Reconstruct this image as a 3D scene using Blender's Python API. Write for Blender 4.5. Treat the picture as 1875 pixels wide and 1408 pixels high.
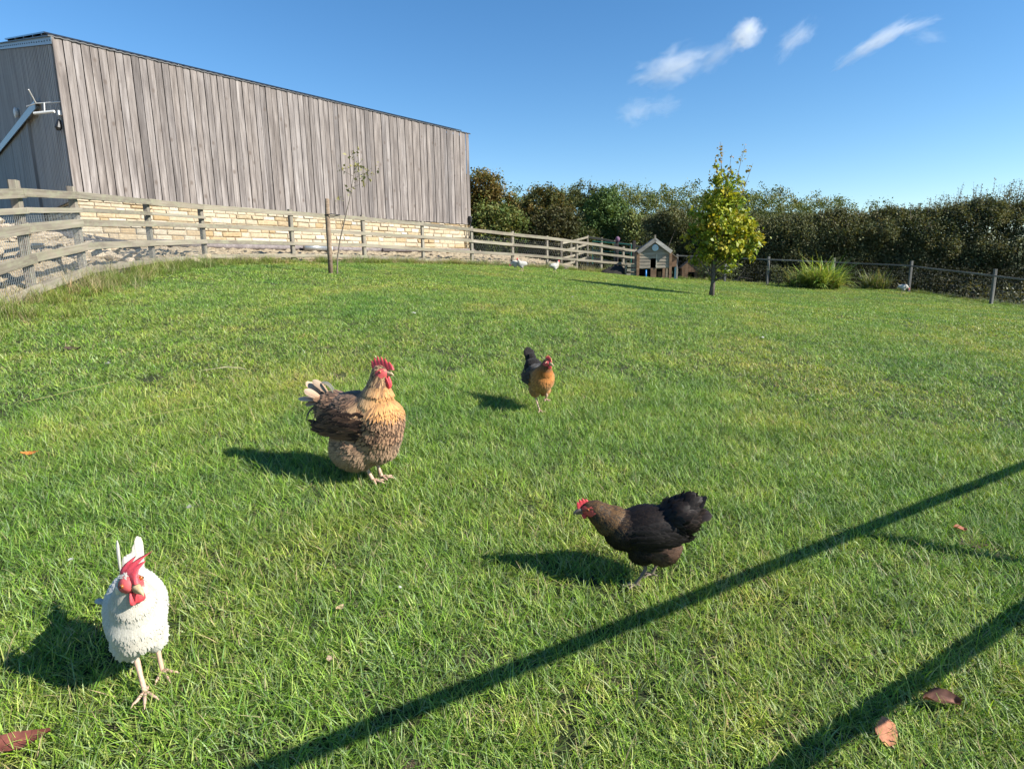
import bpy, bmesh, math, random
import numpy as np
from mathutils import Vector, Matrix, Euler
from mathutils.bvhtree import BVHTree

for _o in list(bpy.data.objects):
    bpy.data.objects.remove(_o, do_unlink=True)
SC = bpy.context.scene
COL = SC.collection
R_ = math.radians
random.seed(7)
RNG = np.random.default_rng(11)

# ------------------------------------------------------------------ camera, sky, sun, exposure
EYE = Vector((0, 0, 1.4))
_p, _r = R_(10.8), .015
_F = Vector((0, math.cos(_p), -math.sin(_p)))
_U0 = Vector((0, math.sin(_p), math.cos(_p)))
_X = Vector((1, 0, 0))
_Rv = math.cos(_r) * _X - math.sin(_r) * _U0
_Uv = math.sin(_r) * _X + math.cos(_r) * _U0
cam = bpy.data.cameras.new('camera')
cam.sensor_width = 36
cam.lens = 36 * 1106 / 1875
cam.clip_start = .05
cam.clip_end = 3000
camo = bpy.data.objects.new('camera', cam)
COL.objects.link(camo)
m_ = Matrix((_Rv, _Uv, -_F)).transposed().to_4x4()
m_.translation = EYE
camo.matrix_world = m_
SC.camera = camo

SUN_AZ, SUN_EL = R_(109), R_(34)          # azimuth clockwise from +Y
SUN_DIR = Vector((math.sin(SUN_AZ) * math.cos(SUN_EL), math.cos(SUN_AZ) * math.cos(SUN_EL), math.sin(SUN_EL)))
W = bpy.data.worlds.new('World')
SC.world = W
W.use_nodes = True
wt = W.node_tree
wt.nodes.clear()
wo = wt.nodes.new('ShaderNodeOutputWorld')
bg = wt.nodes.new('ShaderNodeBackground')
sky = wt.nodes.new('ShaderNodeTexSky')
sky.sky_type = 'NISHITA'
sky.sun_disc = False
sky.sun_elevation = SUN_EL
sky.sun_rotation = SUN_AZ
sky.altitude = 100
sky.air_density = 1.0
sky.dust_density = 0.0
sky.ozone_density = 3.0
hsv = wt.nodes.new('ShaderNodeHueSaturation')
hsv.inputs['Saturation'].default_value = 1.24
hsv.inputs['Hue'].default_value = .5
bg.inputs['Strength'].default_value = .089
wt.links.new(sky.outputs[0], hsv.inputs['Color'])
wt.links.new(hsv.outputs[0], bg.inputs[0])
wt.links.new(bg.outputs[0], wo.inputs[0])

sl = bpy.data.lights.new('sun', 'SUN')
sl.energy = 5.0
sl.angle = R_(.53)
sl.color = (1, .95, .86)
so = bpy.data.objects.new('sun', sl)
COL.objects.link(so)
so.rotation_euler = SUN_DIR.to_track_quat('Z', 'Y').to_euler()
so.location = (20, -8, 30)
SC.view_settings.view_transform = 'Standard'
SC.view_settings.look = 'None'
SC.view_settings.exposure = 1.0
SC.view_settings.gamma = 1
SC.view_settings.use_curve_mapping = False
SC.cycles.max_bounces = 8
SC.cycles.transparent_max_bounces = 8
SC.cycles.volume_bounces = 2
SC.cycles.volume_max_steps = 128
SC.cycles.use_denoising = True

# ------------------------------------------------------------------ helpers
WM = {}


def mesh_of(name, v, f, mat=None, smooth=False, cols=None):
    me = bpy.data.meshes.new(name)
    me.from_pydata([tuple(map(float, q)) for q in v], [], [tuple(map(int, q)) for q in f])
    if mat:
        me.materials.append(mat)
    if smooth:
        me.polygons.foreach_set('use_smooth', [True] * len(me.polygons))
    if cols is not None:
        a = me.color_attributes.new('Col', 'FLOAT_COLOR', 'POINT')
        c = np.ones((len(v), 4), np.float32)
        c[:, :3] = cols
        a.data.foreach_set('color', c.ravel())
    me.update()
    return me


def mesh_np(name, v, quads, mat=None, smooth=False, cols=None, uv=None):
    """fast path: v (n,3); quads (m,3|4) ints"""
    v = np.asarray(v, np.float32)
    q = np.asarray(quads, np.int32)
    me = bpy.data.meshes.new(name)
    k = q.shape[1]
    me.vertices.add(len(v))
    me.vertices.foreach_set('co', v.ravel())
    me.loops.add(q.size)
    me.loops.foreach_set('vertex_index', q.ravel())
    me.polygons.add(len(q))
    me.polygons.foreach_set('loop_start', np.arange(0, q.size, k, dtype=np.int32))
    me.polygons.foreach_set('loop_total', np.full(len(q), k, np.int32))
    if smooth:
        me.polygons.foreach_set('use_smooth', np.ones(len(q), bool))
    if mat:
        me.materials.append(mat)
    if cols is not None:
        a = me.color_attributes.new('Col', 'FLOAT_COLOR', 'POINT')
        c = np.ones((len(v), 4), np.float32)
        c[:, :3] = cols
        a.data.foreach_set('color', c.ravel())
    if uv is not None:
        u = me.uv_layers.new(name='UVMap')
        u.data.foreach_set('uv', np.asarray(uv, np.float32)[q.ravel()].ravel())
    me.update(calc_edges=True)
    me.validate()
    return me


def link(name, me, parent=None, world=None):
    o = bpy.data.objects.new(name, me)
    COL.objects.link(o)
    world = world if world is not None else Matrix.Identity(4)
    WM[o.name] = world
    if parent is not None:
        o.parent = parent
        o.matrix_basis = WM[parent.name].inverted() @ world
    else:
        o.matrix_basis = world
    return o


def tag(o, label=None, cat=None, group=None, kind=None):
    if label:
        o['label'] = label
    if cat:
        o['category'] = cat
    if group:
        o['group'] = group
    if kind:
        o['kind'] = kind
    return o


def thing(name, label, cat, loc, group=None, rot=0):
    return tag(link(name, None, None, Matrix.Translation(Vector(loc)) @ Matrix.Rotation(rot, 4, 'Z')), label, cat, group)


def axes(o, x, up):
    x = Vector(x).normalized()
    y = Vector(up).cross(x).normalized()
    z = x.cross(y)
    m = Matrix((x, y, z)).transposed().to_4x4()
    m.translation = Vector(o)
    return m


def prism_mesh(name, L, w, h, mat, ch=.12, jit=0, seg=1, wob=0):
    """chamfered bar along +X, width w on Y, height h on Z"""
    c = min(w, h) * ch
    prof = [(-w/2 + c, -h/2), (w/2 - c, -h/2), (w/2, -h/2 + c), (w/2, h/2 - c), (w/2 - c, h/2), (-w/2 + c, h/2), (-w/2, h/2 - c), (-w/2, -h/2 + c)]
    v, f = [], []
    for i in range(seg + 1):
        dy, dz = (random.uniform(-wob, wob), random.uniform(-wob, wob)) if 0 < i < seg else (0, 0)
        for (y, z) in prof:
            v.append((L * i / seg + random.uniform(-jit, jit), y + dy + random.uniform(-jit, jit), z + dz + random.uniform(-jit, jit)))
    for i in range(seg):
        for k in range(8):
            a, b = i * 8 + k, i * 8 + (k + 1) % 8
            f.append((a, a + 8, b + 8, b))
    f.append(tuple(range(8)))
    f.append(tuple(reversed(range(seg * 8, seg * 8 + 8))))
    return mesh_of(name, v, f, mat)


def bar(name, a, b, w, h, mat, parent, up=(0, 0, 1), **k):
    a, b = Vector(a), Vector(b)
    return link(name, prism_mesh(name, (b - a).length, w, h, mat, **k), parent, axes(a, b - a, up))


def tube_vf(pts, rad, n=8, cap=True):
    pts = [Vector(p) for p in pts]
    if not hasattr(rad, '__len__'):
        rad = [rad] * len(pts)
    v, f = [], []
    ref = None
    for i, p in enumerate(pts):
        t = (pts[min(i + 1, len(pts) - 1)] - pts[max(i - 1, 0)]).normalized()
        if ref is None:
            ref = t.orthogonal().normalized()
        ref = (ref - t * ref.dot(t)).normalized()
        s = t.cross(ref)
        for k in range(n):
            a = 2 * math.pi * k / n
            v.append(p + (ref * math.cos(a) + s * math.sin(a)) * rad[i])
    for i in range(len(pts) - 1):
        for k in range(n):
            a, b = i * n + k, i * n + (k + 1) % n
            f.append((a, b, b + n, a + n))
    if cap:
        f.append(tuple(reversed(range(n))))
        f.append(tuple(range((len(pts) - 1) * n, len(pts) * n)))
    return v, f


class MB:
    def __init__(s):
        s.v, s.f = [], []

    def add(s, v, f):
        o = len(s.v)
        s.v += [tuple(q) for q in v]
        s.f += [tuple(i + o for i in q) for q in f]
        return s

    def box(s, m, x, y, z, j=0):
        """box with ranges x=(a,b) etc. in frame m"""
        v = []
        for zz in z:
            for (xx, yy) in ((x[0], y[0]), (x[1], y[0]), (x[1], y[1]), (x[0], y[1])):
                v.append(m @ Vector((xx + random.uniform(-j, j), yy + random.uniform(-j, j), zz + random.uniform(-j, j))))
        return s.add(v, [(3, 2, 1, 0), (4, 5, 6, 7), (0, 1, 5, 4), (1, 2, 6, 5), (2, 3, 7, 6), (3, 0, 4, 7)])

    def tube(s, pts, r, n=8):
        return s.add(*tube_vf(pts, r, n))

    def build(s, name, mat, parent=None, smooth=False, world=None):
        return link(name, mesh_of(name, s.v, s.f, mat, smooth), parent, world)


# ------------------------------------------------------------------ materials
def nodes(name):
    m = bpy.data.materials.new(name)
    m.use_nodes = True
    t = m.node_tree
    t.nodes.clear()
    out = t.nodes.new('ShaderNodeOutputMaterial')
    b = t.nodes.new('ShaderNodeBsdfPrincipled')
    t.links.new(b.outputs[0], out.inputs[0])
    return m, t, b, out


def nd(t, typ, **k):
    n = t.nodes.new(typ)
    for a, v in k.items():
        setattr(n, a, v)
    return n


def ramp(t, src, stops):
    r = nd(t, 'ShaderNodeValToRGB')
    e = r.color_ramp.elements
    while len(e) < len(stops):
        e.new(.5)
    for i, (p, c) in enumerate(stops):
        e[i].position = p
        e[i].color = (*c, 1) if len(c) == 3 else c
    t.links.new(src, r.inputs[0])
    return r.outputs[0]


def noise(t, vec, scale, detail=4, rough=.6, dist=0):
    n = nd(t, 'ShaderNodeTexNoise')
    n.inputs['Scale'].default_value = scale
    n.inputs['Detail'].default_value = detail
    n.inputs['Roughness'].default_value = rough
    n.inputs['Distortion'].default_value = dist
    if vec is not None:
        t.links.new(vec, n.inputs['Vector'])
    return n.outputs['Fac']


def mix(t, fac, a, b, mode='MIX'):
    n = nd(t, 'ShaderNodeMix', data_type='RGBA', blend_type=mode)
    for s, q in ((0, fac), (6, a), (7, b)):
        if hasattr(q, 'links'):
            t.links.new(q, n.inputs[s])
        elif s == 0:
            n.inputs[0].default_value = q
        else:
            n.inputs[s].default_value = (*q, 1)
    return n.outputs[2]


def mapping(t, src, scale=(1, 1, 1), loc=None):
    n = nd(t, 'ShaderNodeMapping')
    n.inputs['Scale'].default_value = scale
    t.links.new(src, n.inputs['Vector'])
    if loc is not None:
        t.links.new(loc, n.inputs['Location'])
    return n.outputs[0]


def math_(t, op, a, b=None):
    n = nd(t, 'ShaderNodeMath', operation=op)
    for i, q in enumerate((a, b)):
        if q is None:
            continue
        if hasattr(q, 'links'):
            t.links.new(q, n.inputs[i])
        else:
            n.inputs[i].default_value = q
    return n.outputs[0]


def bump(t, b, h, strength=.4, dist=.01):
    n = nd(t, 'ShaderNodeBump')
    n.inputs['Strength'].default_value = strength
    n.inputs['Distance'].default_value = dist
    t.links.new(h, n.inputs['Height'])
    t.links.new(n.outputs[0], b.inputs['Normal'])


def wood(name, c1, c2, c3, knots=.0, grain=26., lichen=None, rough=.85, var=.35, upright=False):
    """grain along local X; each object gets its own offset and tone"""
    m, t, b, o = nodes(name)
    oi = nd(t, 'ShaderNodeObjectInfo')
    tc = nd(t, 'ShaderNodeTexCoord')
    off = nd(t, 'ShaderNodeCombineXYZ')
    r37 = math_(t, 'MULTIPLY', oi.outputs['Random'], 37.)
    for i in range(3):
        t.links.new(r37, off.inputs[i])
    v = mapping(t, tc.outputs['Object'], (grain, grain, .5) if upright else (.7, grain, grain), off.outputs[0])
    g = noise(t, v, 1.0, 6, .65, .3)
    col = ramp(t, g, [(.25, c1), (.5, c2), (.75, c3)])
    v2 = mapping(t, tc.outputs['Object'], (7, 7, .4) if upright else (1.1, 7, 7), off.outputs[0])
    g2 = noise(t, v2, 1.0, 3, .5)
    tone = ramp(t, g2, [(.3, (.72, .70, .70)), (.7, (1.12, 1.1, 1.08))])
    col = mix(t, 1.0, col, tone, 'MULTIPLY')
    ob = ramp(t, oi.outputs['Random'], [(0, (1 - var, 1 - var, 1 - var * .92)), (.5, (1, .97, .95)), (1, (1 + var * .6, 1 + var * .6, 1 + var * .66))])
    col = mix(t, 1.0, col, ob, 'MULTIPLY')
    if knots:
        vo = nd(t, 'ShaderNodeTexVoronoi')
        vo.inputs['Scale'].default_value = 1
        t.links.new(mapping(t, tc.outputs['Object'], (1.9, 9, 3), off.outputs[0]), vo.inputs['Vector'])
        k = ramp(t, vo.outputs['Distance'], [(.07, (1, 1, 1)), (.19, (0, 0, 0))])
        col = mix(t, math_(t, 'MULTIPLY', k, knots), col, (.10, .075, .06))
    if lichen:
        l = noise(t, mapping(t, tc.outputs['Object'], (3, 9, 9), off.outputs[0]), 1.6, 5, .7)
        col = mix(t, ramp(t, l, [(.45, (0, 0, 0)), (.7, (.8, .8, .8))]), col, lichen)
    t.links.new(col, b.inputs['Base Color'])
    b.inputs['Roughness'].default_value = rough
    b.inputs['Specular IOR Level'].default_value = .25
    bump(t, b, g, .35, .004)
    return m


def rough_mat(name, stops, scale=6., rough=.9, bumpd=.01, bstr=.4, objvar=.0, detail=6, spec=.3):
    m, t, b, o = nodes(name)
    tc = nd(t, 'ShaderNodeTexCoord')
    oi = nd(t, 'ShaderNodeObjectInfo')
    off = nd(t, 'ShaderNodeCombineXYZ')
    t.links.new(math_(t, 'MULTIPLY', oi.outputs['Random'], 53.), off.inputs[0])
    v = mapping(t, tc.outputs['Object'], (1, 1, 1), off.outputs[0])
    g = noise(t, v, scale, detail, .65)
    col = ramp(t, g, stops)
    if objvar:
        ob = ramp(t, oi.outputs['Random'], [(0, (1 - objvar,) * 3), (1, (1 + objvar,) * 3)])
        col = mix(t, 1., col, ob, 'MULTIPLY')
    t.links.new(col, b.inputs['Base Color'])
    b.inputs['Roughness'].default_value = rough
    b.inputs['Specular IOR Level'].default_value = spec
    bump(t, b, g, bstr, bumpd)
    return m


def plain(name, c, rough=.5, metal=0, spec=.4, var=.12, scale=20):
    m = rough_mat(name, [(.3, tuple(q * (1 - var) for q in c)), (.7, tuple(min(1, q * (1 + var)) for q in c))], scale, rough, .002, .15, 0, 4, spec)
    for n in m.node_tree.nodes:
        if n.type == 'BSDF_PRINCIPLED':
            n.inputs['Metallic'].default_value = metal
    return m


def vcol(name, rough=.7, spec=.3, trans=0., noise_amt=.25, nscale=60, sheen=0, uvshade=None):
    """colour from the mesh's Col attribute, broken up by noise"""
    m, t, b, o = nodes(name)
    a = nd(t, 'ShaderNodeAttribute', attribute_name='Col')
    tc = nd(t, 'ShaderNodeTexCoord')
    g = noise(t, tc.outputs['Object'], nscale, 3, .6)
    col = mix(t, 1., a.outputs['Color'], ramp(t, g, [(.3, (1 - noise_amt,) * 3), (.7, (1 + noise_amt,) * 3)]), 'MULTIPLY')
    t.links.new(col, b.inputs['Base Color'])
    b.inputs['Roughness'].default_value = rough
    b.inputs['Specular IOR Level'].default_value = spec
    if sheen:
        b.inputs['Sheen Weight'].default_value = sheen
    if trans:
        tr = nd(t, 'ShaderNodeBsdfTranslucent')
        t.links.new(mix(t, 1., col, (1.25, 1.2, .55), 'MULTIPLY'), tr.inputs[0])
        ms = nd(t, 'ShaderNodeMixShader')
        ms.inputs[0].default_value = trans
        t.links.new(b.outputs[0], ms.inputs[1])
        t.links.new(tr.outputs[0], ms.inputs[2])
        t.links.new(ms.outputs[0], o.inputs[0])
    return m


M = {}
M['cladding'] = wood('weathered_cladding', (.095, .083, .076), (.205, .185, .172), (.335, .312, .298), knots=.65, grain=13, var=.22)
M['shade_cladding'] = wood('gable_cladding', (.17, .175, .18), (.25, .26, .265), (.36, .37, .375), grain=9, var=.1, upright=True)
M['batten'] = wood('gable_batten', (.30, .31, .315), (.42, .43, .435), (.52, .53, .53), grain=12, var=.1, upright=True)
M['fence'] = wood('weathered_fence', (0.152, 0.132, 0.096), (0.248, 0.220, 0.172), (0.328, 0.300, 0.244), grain=30, lichen=(0.264, 0.264, 0.176), var=.18)
M['post'] = wood('weathered_post', (0.136, 0.119, 0.098), (0.230, 0.204, 0.166), (0.315, 0.285, 0.238), grain=34, lichen=(0.255, 0.255, 0.178), var=.2)
M['coopwood'] = wood('coop_wood', (.22, .185, .14), (.34, .295, .23), (.43, .385, .31), grain=30, var=.15)
M['coopbrown'] = wood('coop_brown_wood', (0.180, 0.104, 0.059), (0.270, 0.167, 0.099), (0.324, 0.216, 0.140), grain=30, var=.15)
M['stake'] = wood('stake_wood', (0.153, 0.108, 0.072), (0.261, 0.198, 0.140), (0.342, 0.279, 0.216), grain=30, var=.1)
M['stone'] = None
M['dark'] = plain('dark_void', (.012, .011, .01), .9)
M['roof'] = plain('roof_sheet', (.05, .052, .055), .5)
M['panel'] = plain('solar_glass', (.012, .014, .02), .15, 0, .6)
M['fascia'] = plain('galvanised_flashing', (.26, .30, .33), .45, .3)
M['black'] = plain('black_plastic', (.014, .014, .015), .45)
M['white'] = plain('white_plastic', (.58, .58, .56), .4)
M['steel'] = plain('galvanised_steel', (.35, .36, .36), .4, .6)
M['wire'] = plain('netting_wire', (.30, .31, .30), .5, .4)
M['blue'] = plain('blue_plastic', (.03, .20, .50), .4)
# ------------------------------------------------------------------ terrain
_CP = np.array([[-1.0, 1.5, 0.2], [-0.73, 2.95, 0.31], [0.52, 2.15, 0.15], [0.2, 4.1, 0.38], [0.0, 0.0, 0.0], [3.0, 0.0, -0.05], [-3.0, 0.0, 0.1], [3.0, 5.0, 0.25], [-4.0, 3.0, 0.42], [0.0, -4.0, -0.15], [10.0, 0.0, -0.3], [-8.0, 0.0, 0.4], [-5.319, 6.3, 0.881], [5.919, 18.0, 0.537], [15.719, 19.75, 0.052], [15.756, 24.1, 0.342], [10.92, 26.0, 0.624], [6.506, 27.0, 0.927], [0.414, 20.6, 1.323], [1.574, 21.7, 1.245], [-4.494, 15.4, 1.359], [-6.906, 9.9, 1.338], [-7.456, 15.2, 1.656], [-6.452, 18.5, 1.737], [-3.173, 22.5, 1.663], [-1.451, 24.0, 1.61], [1.647, 27.0, 1.447], [1.2, 10.0, 0.85], [22.0, 18.0, -0.45], [30.0, 30.0, -0.3], [0.0, 35.0, 1.6], [-16.0, 14.0, 2.1], [-12.0, 5.0, 1.3], [18.0, 8.0, -0.35], [12.0, 12.0, 0.1]])


def _phi(r):
    return np.where(r > 1e-9, r * r * np.log(np.maximum(r, 1e-9)), 0)


_n = len(_CP)
_K = _phi(np.linalg.norm(_CP[:, None, :2] - _CP[None, :, :2], axis=2)) + np.eye(_n) * 8
_Pm = np.c_[np.ones(_n), _CP[:, :2]]
_sol = np.linalg.solve(np.block([[_K, _Pm], [_Pm.T, np.zeros((3, 3))]]), np.r_[_CP[:, 2], 0, 0, 0])


def ZZ(x, y):
    x = np.clip(np.asarray(x, float), -16, 30)
    y = np.clip(np.asarray(y, float), -5, 36)
    r = np.sqrt((x[..., None] - _CP[:, 0]) ** 2 + (y[..., None] - _CP[:, 1]) ** 2)
    return _phi(r) @ _sol[:_n] + _sol[_n] + _sol[_n + 1] * x + _sol[_n + 2] * y


def Z(x, y):
    return float(ZZ(np.array([x]), np.array([y]))[0])


def grid_axis(lo, hi, inner_lo, inner_hi, step, big):
    a = list(np.arange(inner_lo, inner_hi + 1e-6, step))
    q = inner_lo
    while q > lo:
        q -= big
        big *= 1.5
        a.insert(0, max(q, lo))
    big = 6
    q = inner_hi
    while q < hi:
        q += big
        big *= 1.5
        a.append(min(q, hi))
    return np.array(a)


gx = grid_axis(-900, 900, -17, 31, .6, 6)
gy = grid_axis(-300, 1500, -6, 37, .6, 6)
GX, GY = np.meshgrid(gx, gy)
GZ = ZZ(GX, GY)
v = np.c_[GX.ravel(), GY.ravel(), GZ.ravel()]
nx, ny = len(gx), len(gy)
i = np.arange(nx * ny).reshape(ny, nx)
q = np.c_[i[:-1, :-1].ravel(), i[:-1, 1:].ravel(), i[1:, 1:].ravel(), i[1:, :-1].ravel()]
M['soil'] = rough_mat('turf_soil', [(.3, (.014, .017, .007)), (.5, (.028, .036, .011)), (.7, (.055, .055, .024))], 3., .95, .02, .5)
ground = link('ground', mesh_np('ground', v, q, M['soil'], True))
tag(ground, 'dark soil of the sloping paddock under the grass', None, None, 'structure')
# ------------------------------------------------------------------ barn
BP = Vector((-12.386, 18.0, 0))
B1 = Vector((.636, .772, 0)).normalized()
BN = Vector((.772, -.636, 0)).normalized()
B2 = Vector((-.707, .707, 0)).normalized()
BN2 = Vector((-.707, -.707, 0)).normalized()
BL, BZ0, BZ1, BZ2 = 16.476, 2.14, 3.578, 7.82
GL = 25.0
SLOPE = .226
barn = thing('barn', 'long timber clad barn with stone base and dark sloping roof', 'barn', BP + Vector((0, 0, BZ0)))


def bw(u, d, z):
    """point on the long wall: u along it, d outward"""
    return BP + B1 * u + BN * d + Vector((0, 0, z))


def gw(u, d, z):
    return BP + B2 * u + BN2 * d + Vector((0, 0, z))


# carcass behind the cladding
mb = MB()
far = GL
a0, a1 = bw(.05, -.16, 0), bw(BL - .05, -.16, 0)
g0 = gw(.05, -.16, 0)
g1 = gw(far, -.16, 0)
b0 = g1 + B1 * BL
body_v = []
for (p, zt) in ((a0 + B2 * .1, BZ2 - .12), (a1 + B2 * .1, BZ2 - .12), (b0, BZ2 + SLOPE * far - .12), (g1, BZ2 + SLOPE * far - .12)):
    body_v += [(p.x, p.y, BZ0 - .6), (p.x, p.y, zt)]
mb.add(body_v, [(0, 2, 3, 1), (2, 4, 5, 3), (4, 6, 7, 5), (6, 0, 1, 7), (1, 3, 5, 7)])
mb.build('carcass', M['dark'], barn)

NB = 78
bwid = BL / NB
for k in range(NB):
    u = (k + .5) * bwid
    dz = random.uniform(-.012, .012)
    d = random.uniform(-.003, .003) + (.007 if k % 2 else -.007)
    a = bw(u, d, BZ1 + dz)
    b = bw(u, d + random.uniform(-.004, .004), BZ2 - .02)
    bar('cladding_board', a, b, .022, bwid - .020 + random.uniform(-.002, .002), M['cladding'], barn, up=B1, ch=.1)

# gable: wide boards with cover battens, joined because each is a few pixels wide
mb, mt = MB(), MB()
mg = axes(gw(0, 0, 0), B2, (0, 0, 1))           # local y = up x B2
sgn = 1 if (mg.to_3x3() @ Vector((0, 1, 0))).dot(BN2) > 0 else -1
u = .06
while u < GL:
    w = .228
    zt = BZ2 - .17 + SLOPE * u
    zb = 3.55 if u < 5.04 else 6.56
    mb.box(mg, (u, u + w - .008), (sgn * -.02, sgn * random.uniform(-.002, .004)), (zb + random.uniform(-.01, .01), zt))
    mt.box(mg, (u + w - .036, u + w + .026), (sgn * .006, sgn * .045), (zb, zt - .005))
    u += w
tag(mb.build('gable_board', M['shade_cladding'], barn), kind='stuff')
tag(mt.build('cover_batten', M['batten'], barn), kind='stuff')
# corner trim
bar('corner_trim', gw(-.012, .012, BZ1), gw(-.012, .012, BZ2), .05, .05, M['cladding'], barn, up=B1)

# sliding door: leaf and dark reveal, hood over the rail
door = MB()
u = 5.12
while u < GL:
    door.box(mg, (u, u + .223), (sgn * .05, sgn * (.10 + random.uniform(0, .012))), (1.7, 6.51))
    u += .232
dl = door.build('sliding_door', M['shade_cladding'], barn)
fr = MB()
fr.box(mg, (5.05, 5.20), (sgn * .05, sgn * .135), (1.7, 6.51))
fr.build('door_stile', M['shade_cladding'], dl)
hd = MB()
for (y0, y1, z0, z1) in ((.02, .18, 6.645, 6.68), (.18, .21, 6.44, 6.68)):
    hd.box(mg, (2.75, GL - .2), (sgn * y0, sgn * y1), (z0, z1))
hd.build('track_cover', M['fascia'], barn)
tr = MB()
tr.box(mg, (3.05, GL - .3), (sgn * .05, sgn * .16), (6.53, 6.59))
tr.build('door_track', M['steel'], barn)

# fascia and bolts on the gable verge
mv = axes(gw(0, .03, BZ2 - .10), B2 + Vector((0, 0, SLOPE)), (0, 0, 1))
fa = MB()
fa.box(mv, (-.02, 5.3), (sgn * .0, sgn * .025), (-.10, .10))
fa.box(mv, (5.31, GL), (sgn * -.004, sgn * .022), (-.10, .10))
fo = fa.build('fascia', M['fascia'], barn)
bo = MB()
u = .1
while u < 11:
    mm = mv @ Matrix.Translation((u, sgn * .026, -.012 + random.uniform(-.008, .008)))
    bo.add([mm @ Vector((math.cos(q) * .02, sgn * yy, math.sin(q) * .02)) for yy in (0, .012) for q in np.linspace(0, 2 * math.pi, 6, endpoint=False)],
           [(q, (q + 1) % 6, 6 + (q + 1) % 6, 6 + q) for q in range(6)] + [tuple(range(6, 12))])
    u += .38
tag(bo.build('bolt', M['dark'], fo), kind='stuff')

# roof sheet and the raised panel array
rf = MB()
up = Vector((0, 0, 1))
mr = Matrix((B1, (B2 + up * SLOPE).normalized(), up)).transposed().to_4x4()
mr.translation = bw(0, 0, BZ2)
n_c = 90
v, f = [], []
for k in range(n_c * 2 + 1):
    uu = -.12 + (BL + .24) * k / (n_c * 2)
    zz = .022 if k % 2 else .004
    for (yy, dz) in ((-.045, 0), (GL * 1.02, 0), (GL * 1.02, -.03), (-.045, -.03)):
        v.append(mr @ Vector((uu, yy, zz + dz)))
for k in range(n_c * 2):
    for c in range(4):
        a, b = k * 4 + c, k * 4 + (c + 1) % 4
        f.append((a, a + 4, b + 4, b))
f += [(0, 1, 2, 3), tuple(reversed([len(v) - 4 + c for c in range(4)]))]
rf.add(v, f)
rf.build('roof', M['roof'], barn)
for k in range(9):
    x0 = -.10 + k * 1.85
    pa = MB()
    pa.box(mr, (x0, x0 + 1.81), (.55, 7.3), (.075, .115))
    pa.build('solar_panel', M['panel'], barn)
rl = MB()
for yy in (.9, 2.2, 3.7, 5.2, 6.7):
    rl.box(mr, (-.10, BL), (yy, yy + .05), (.024, .074))
rl.build('mounting_rail', M['steel'], barn)

# stone plinth
m, t, b, o = nodes('limestone')
oi = nd(t, 'ShaderNodeObjectInfo')
tc = nd(t, 'ShaderNodeTexCoord')
ge = nd(t, 'ShaderNodeNewGeometry')
rnd = math_(t, 'FRACT', math_(t, 'ADD', math_(t, 'MULTIPLY', oi.outputs['Random'], 7.3), ge.outputs['Random Per Island']))
base = ramp(t, rnd, [(0, (.46, .41, .32)), (.25, (.43, .36, .25)), (.42, (.36, .265, .15)), (.55, (.52, .48, .40)), (.8, (.42, .33, .21)), (1, (.48, .42, .32))])
g = noise(t, ge.outputs['Position'], 14, 5, .7)
col = mix(t, 1., base, ramp(t, g, [(.3, (.72, .70, .66)), (.7, (1.15, 1.13, 1.1))]), 'MULTIPLY')
t.links.new(col, b.inputs['Base Color'])
b.inputs['Roughness'].default_value = .95
b.inputs['Specular IOR Level'].default_value = .15
bump(t, b, g, .6, .015)
M['stone'] = m
M['mortar'] = rough_mat('lime_mortar', [(.3, (.22, .18, .13)), (.7, (.33, .28, .21))], 25, .95, .01, .5)

wl = MB()
mw = axes(bw(0, 0, 0), B1, (0, 0, 1))
sg1 = 1 if (mw.to_3x3() @ Vector((0, 1, 0))).dot(BN) > 0 else -1
wl.box(mw, (.08, BL - .05), (sg1 * -.32, sg1 * -.062), (BZ0 - .4, BZ1 - .01))
wl.box(mg, (.1, 4.9), (sgn * -.32, sgn * -.062), (BZ0 - .4, BZ1 - .03))
wall = wl.build('stone_wall', M['mortar'], barn)


def stone_vf(rs):
    """unit stone: x 0..1, z 0..1, front at y=+1 (proud), irregular rounded face"""
    j = lambda a: rs.uniform(-a, a)
    ring0 = [(0, 0, 0), (1, 0, 0), (1, 0, 1), (0, 0, 1)]
    c = .10
    v = [(x + j(.03), 0, z + j(.09)) for x, _, z in ring0]
    v += [(x + (c * .4 if x == 0 else -c * .4) * rs.uniform(.2, 1.3), .62 + j(.1), z + (c if z == 0 else -c) * rs.uniform(.3, 1.2)) for x, _, z in ring0]
    v += [(x + (.10 if x == 0 else -.10) * rs.uniform(.6, 1.4), 1 + j(.16), z + (.22 if z == 0 else -.22) * rs.uniform(.6, 1.4)) for x, _, z in ring0]
    f = []
    for r in (0, 4):
        for k in range(4):
            f.append((r + k, r + (k + 1) % 4, r + 4 + (k + 1) % 4, r + 4 + k))
    f.append((8, 9, 10, 11))
    return v, f


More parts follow.
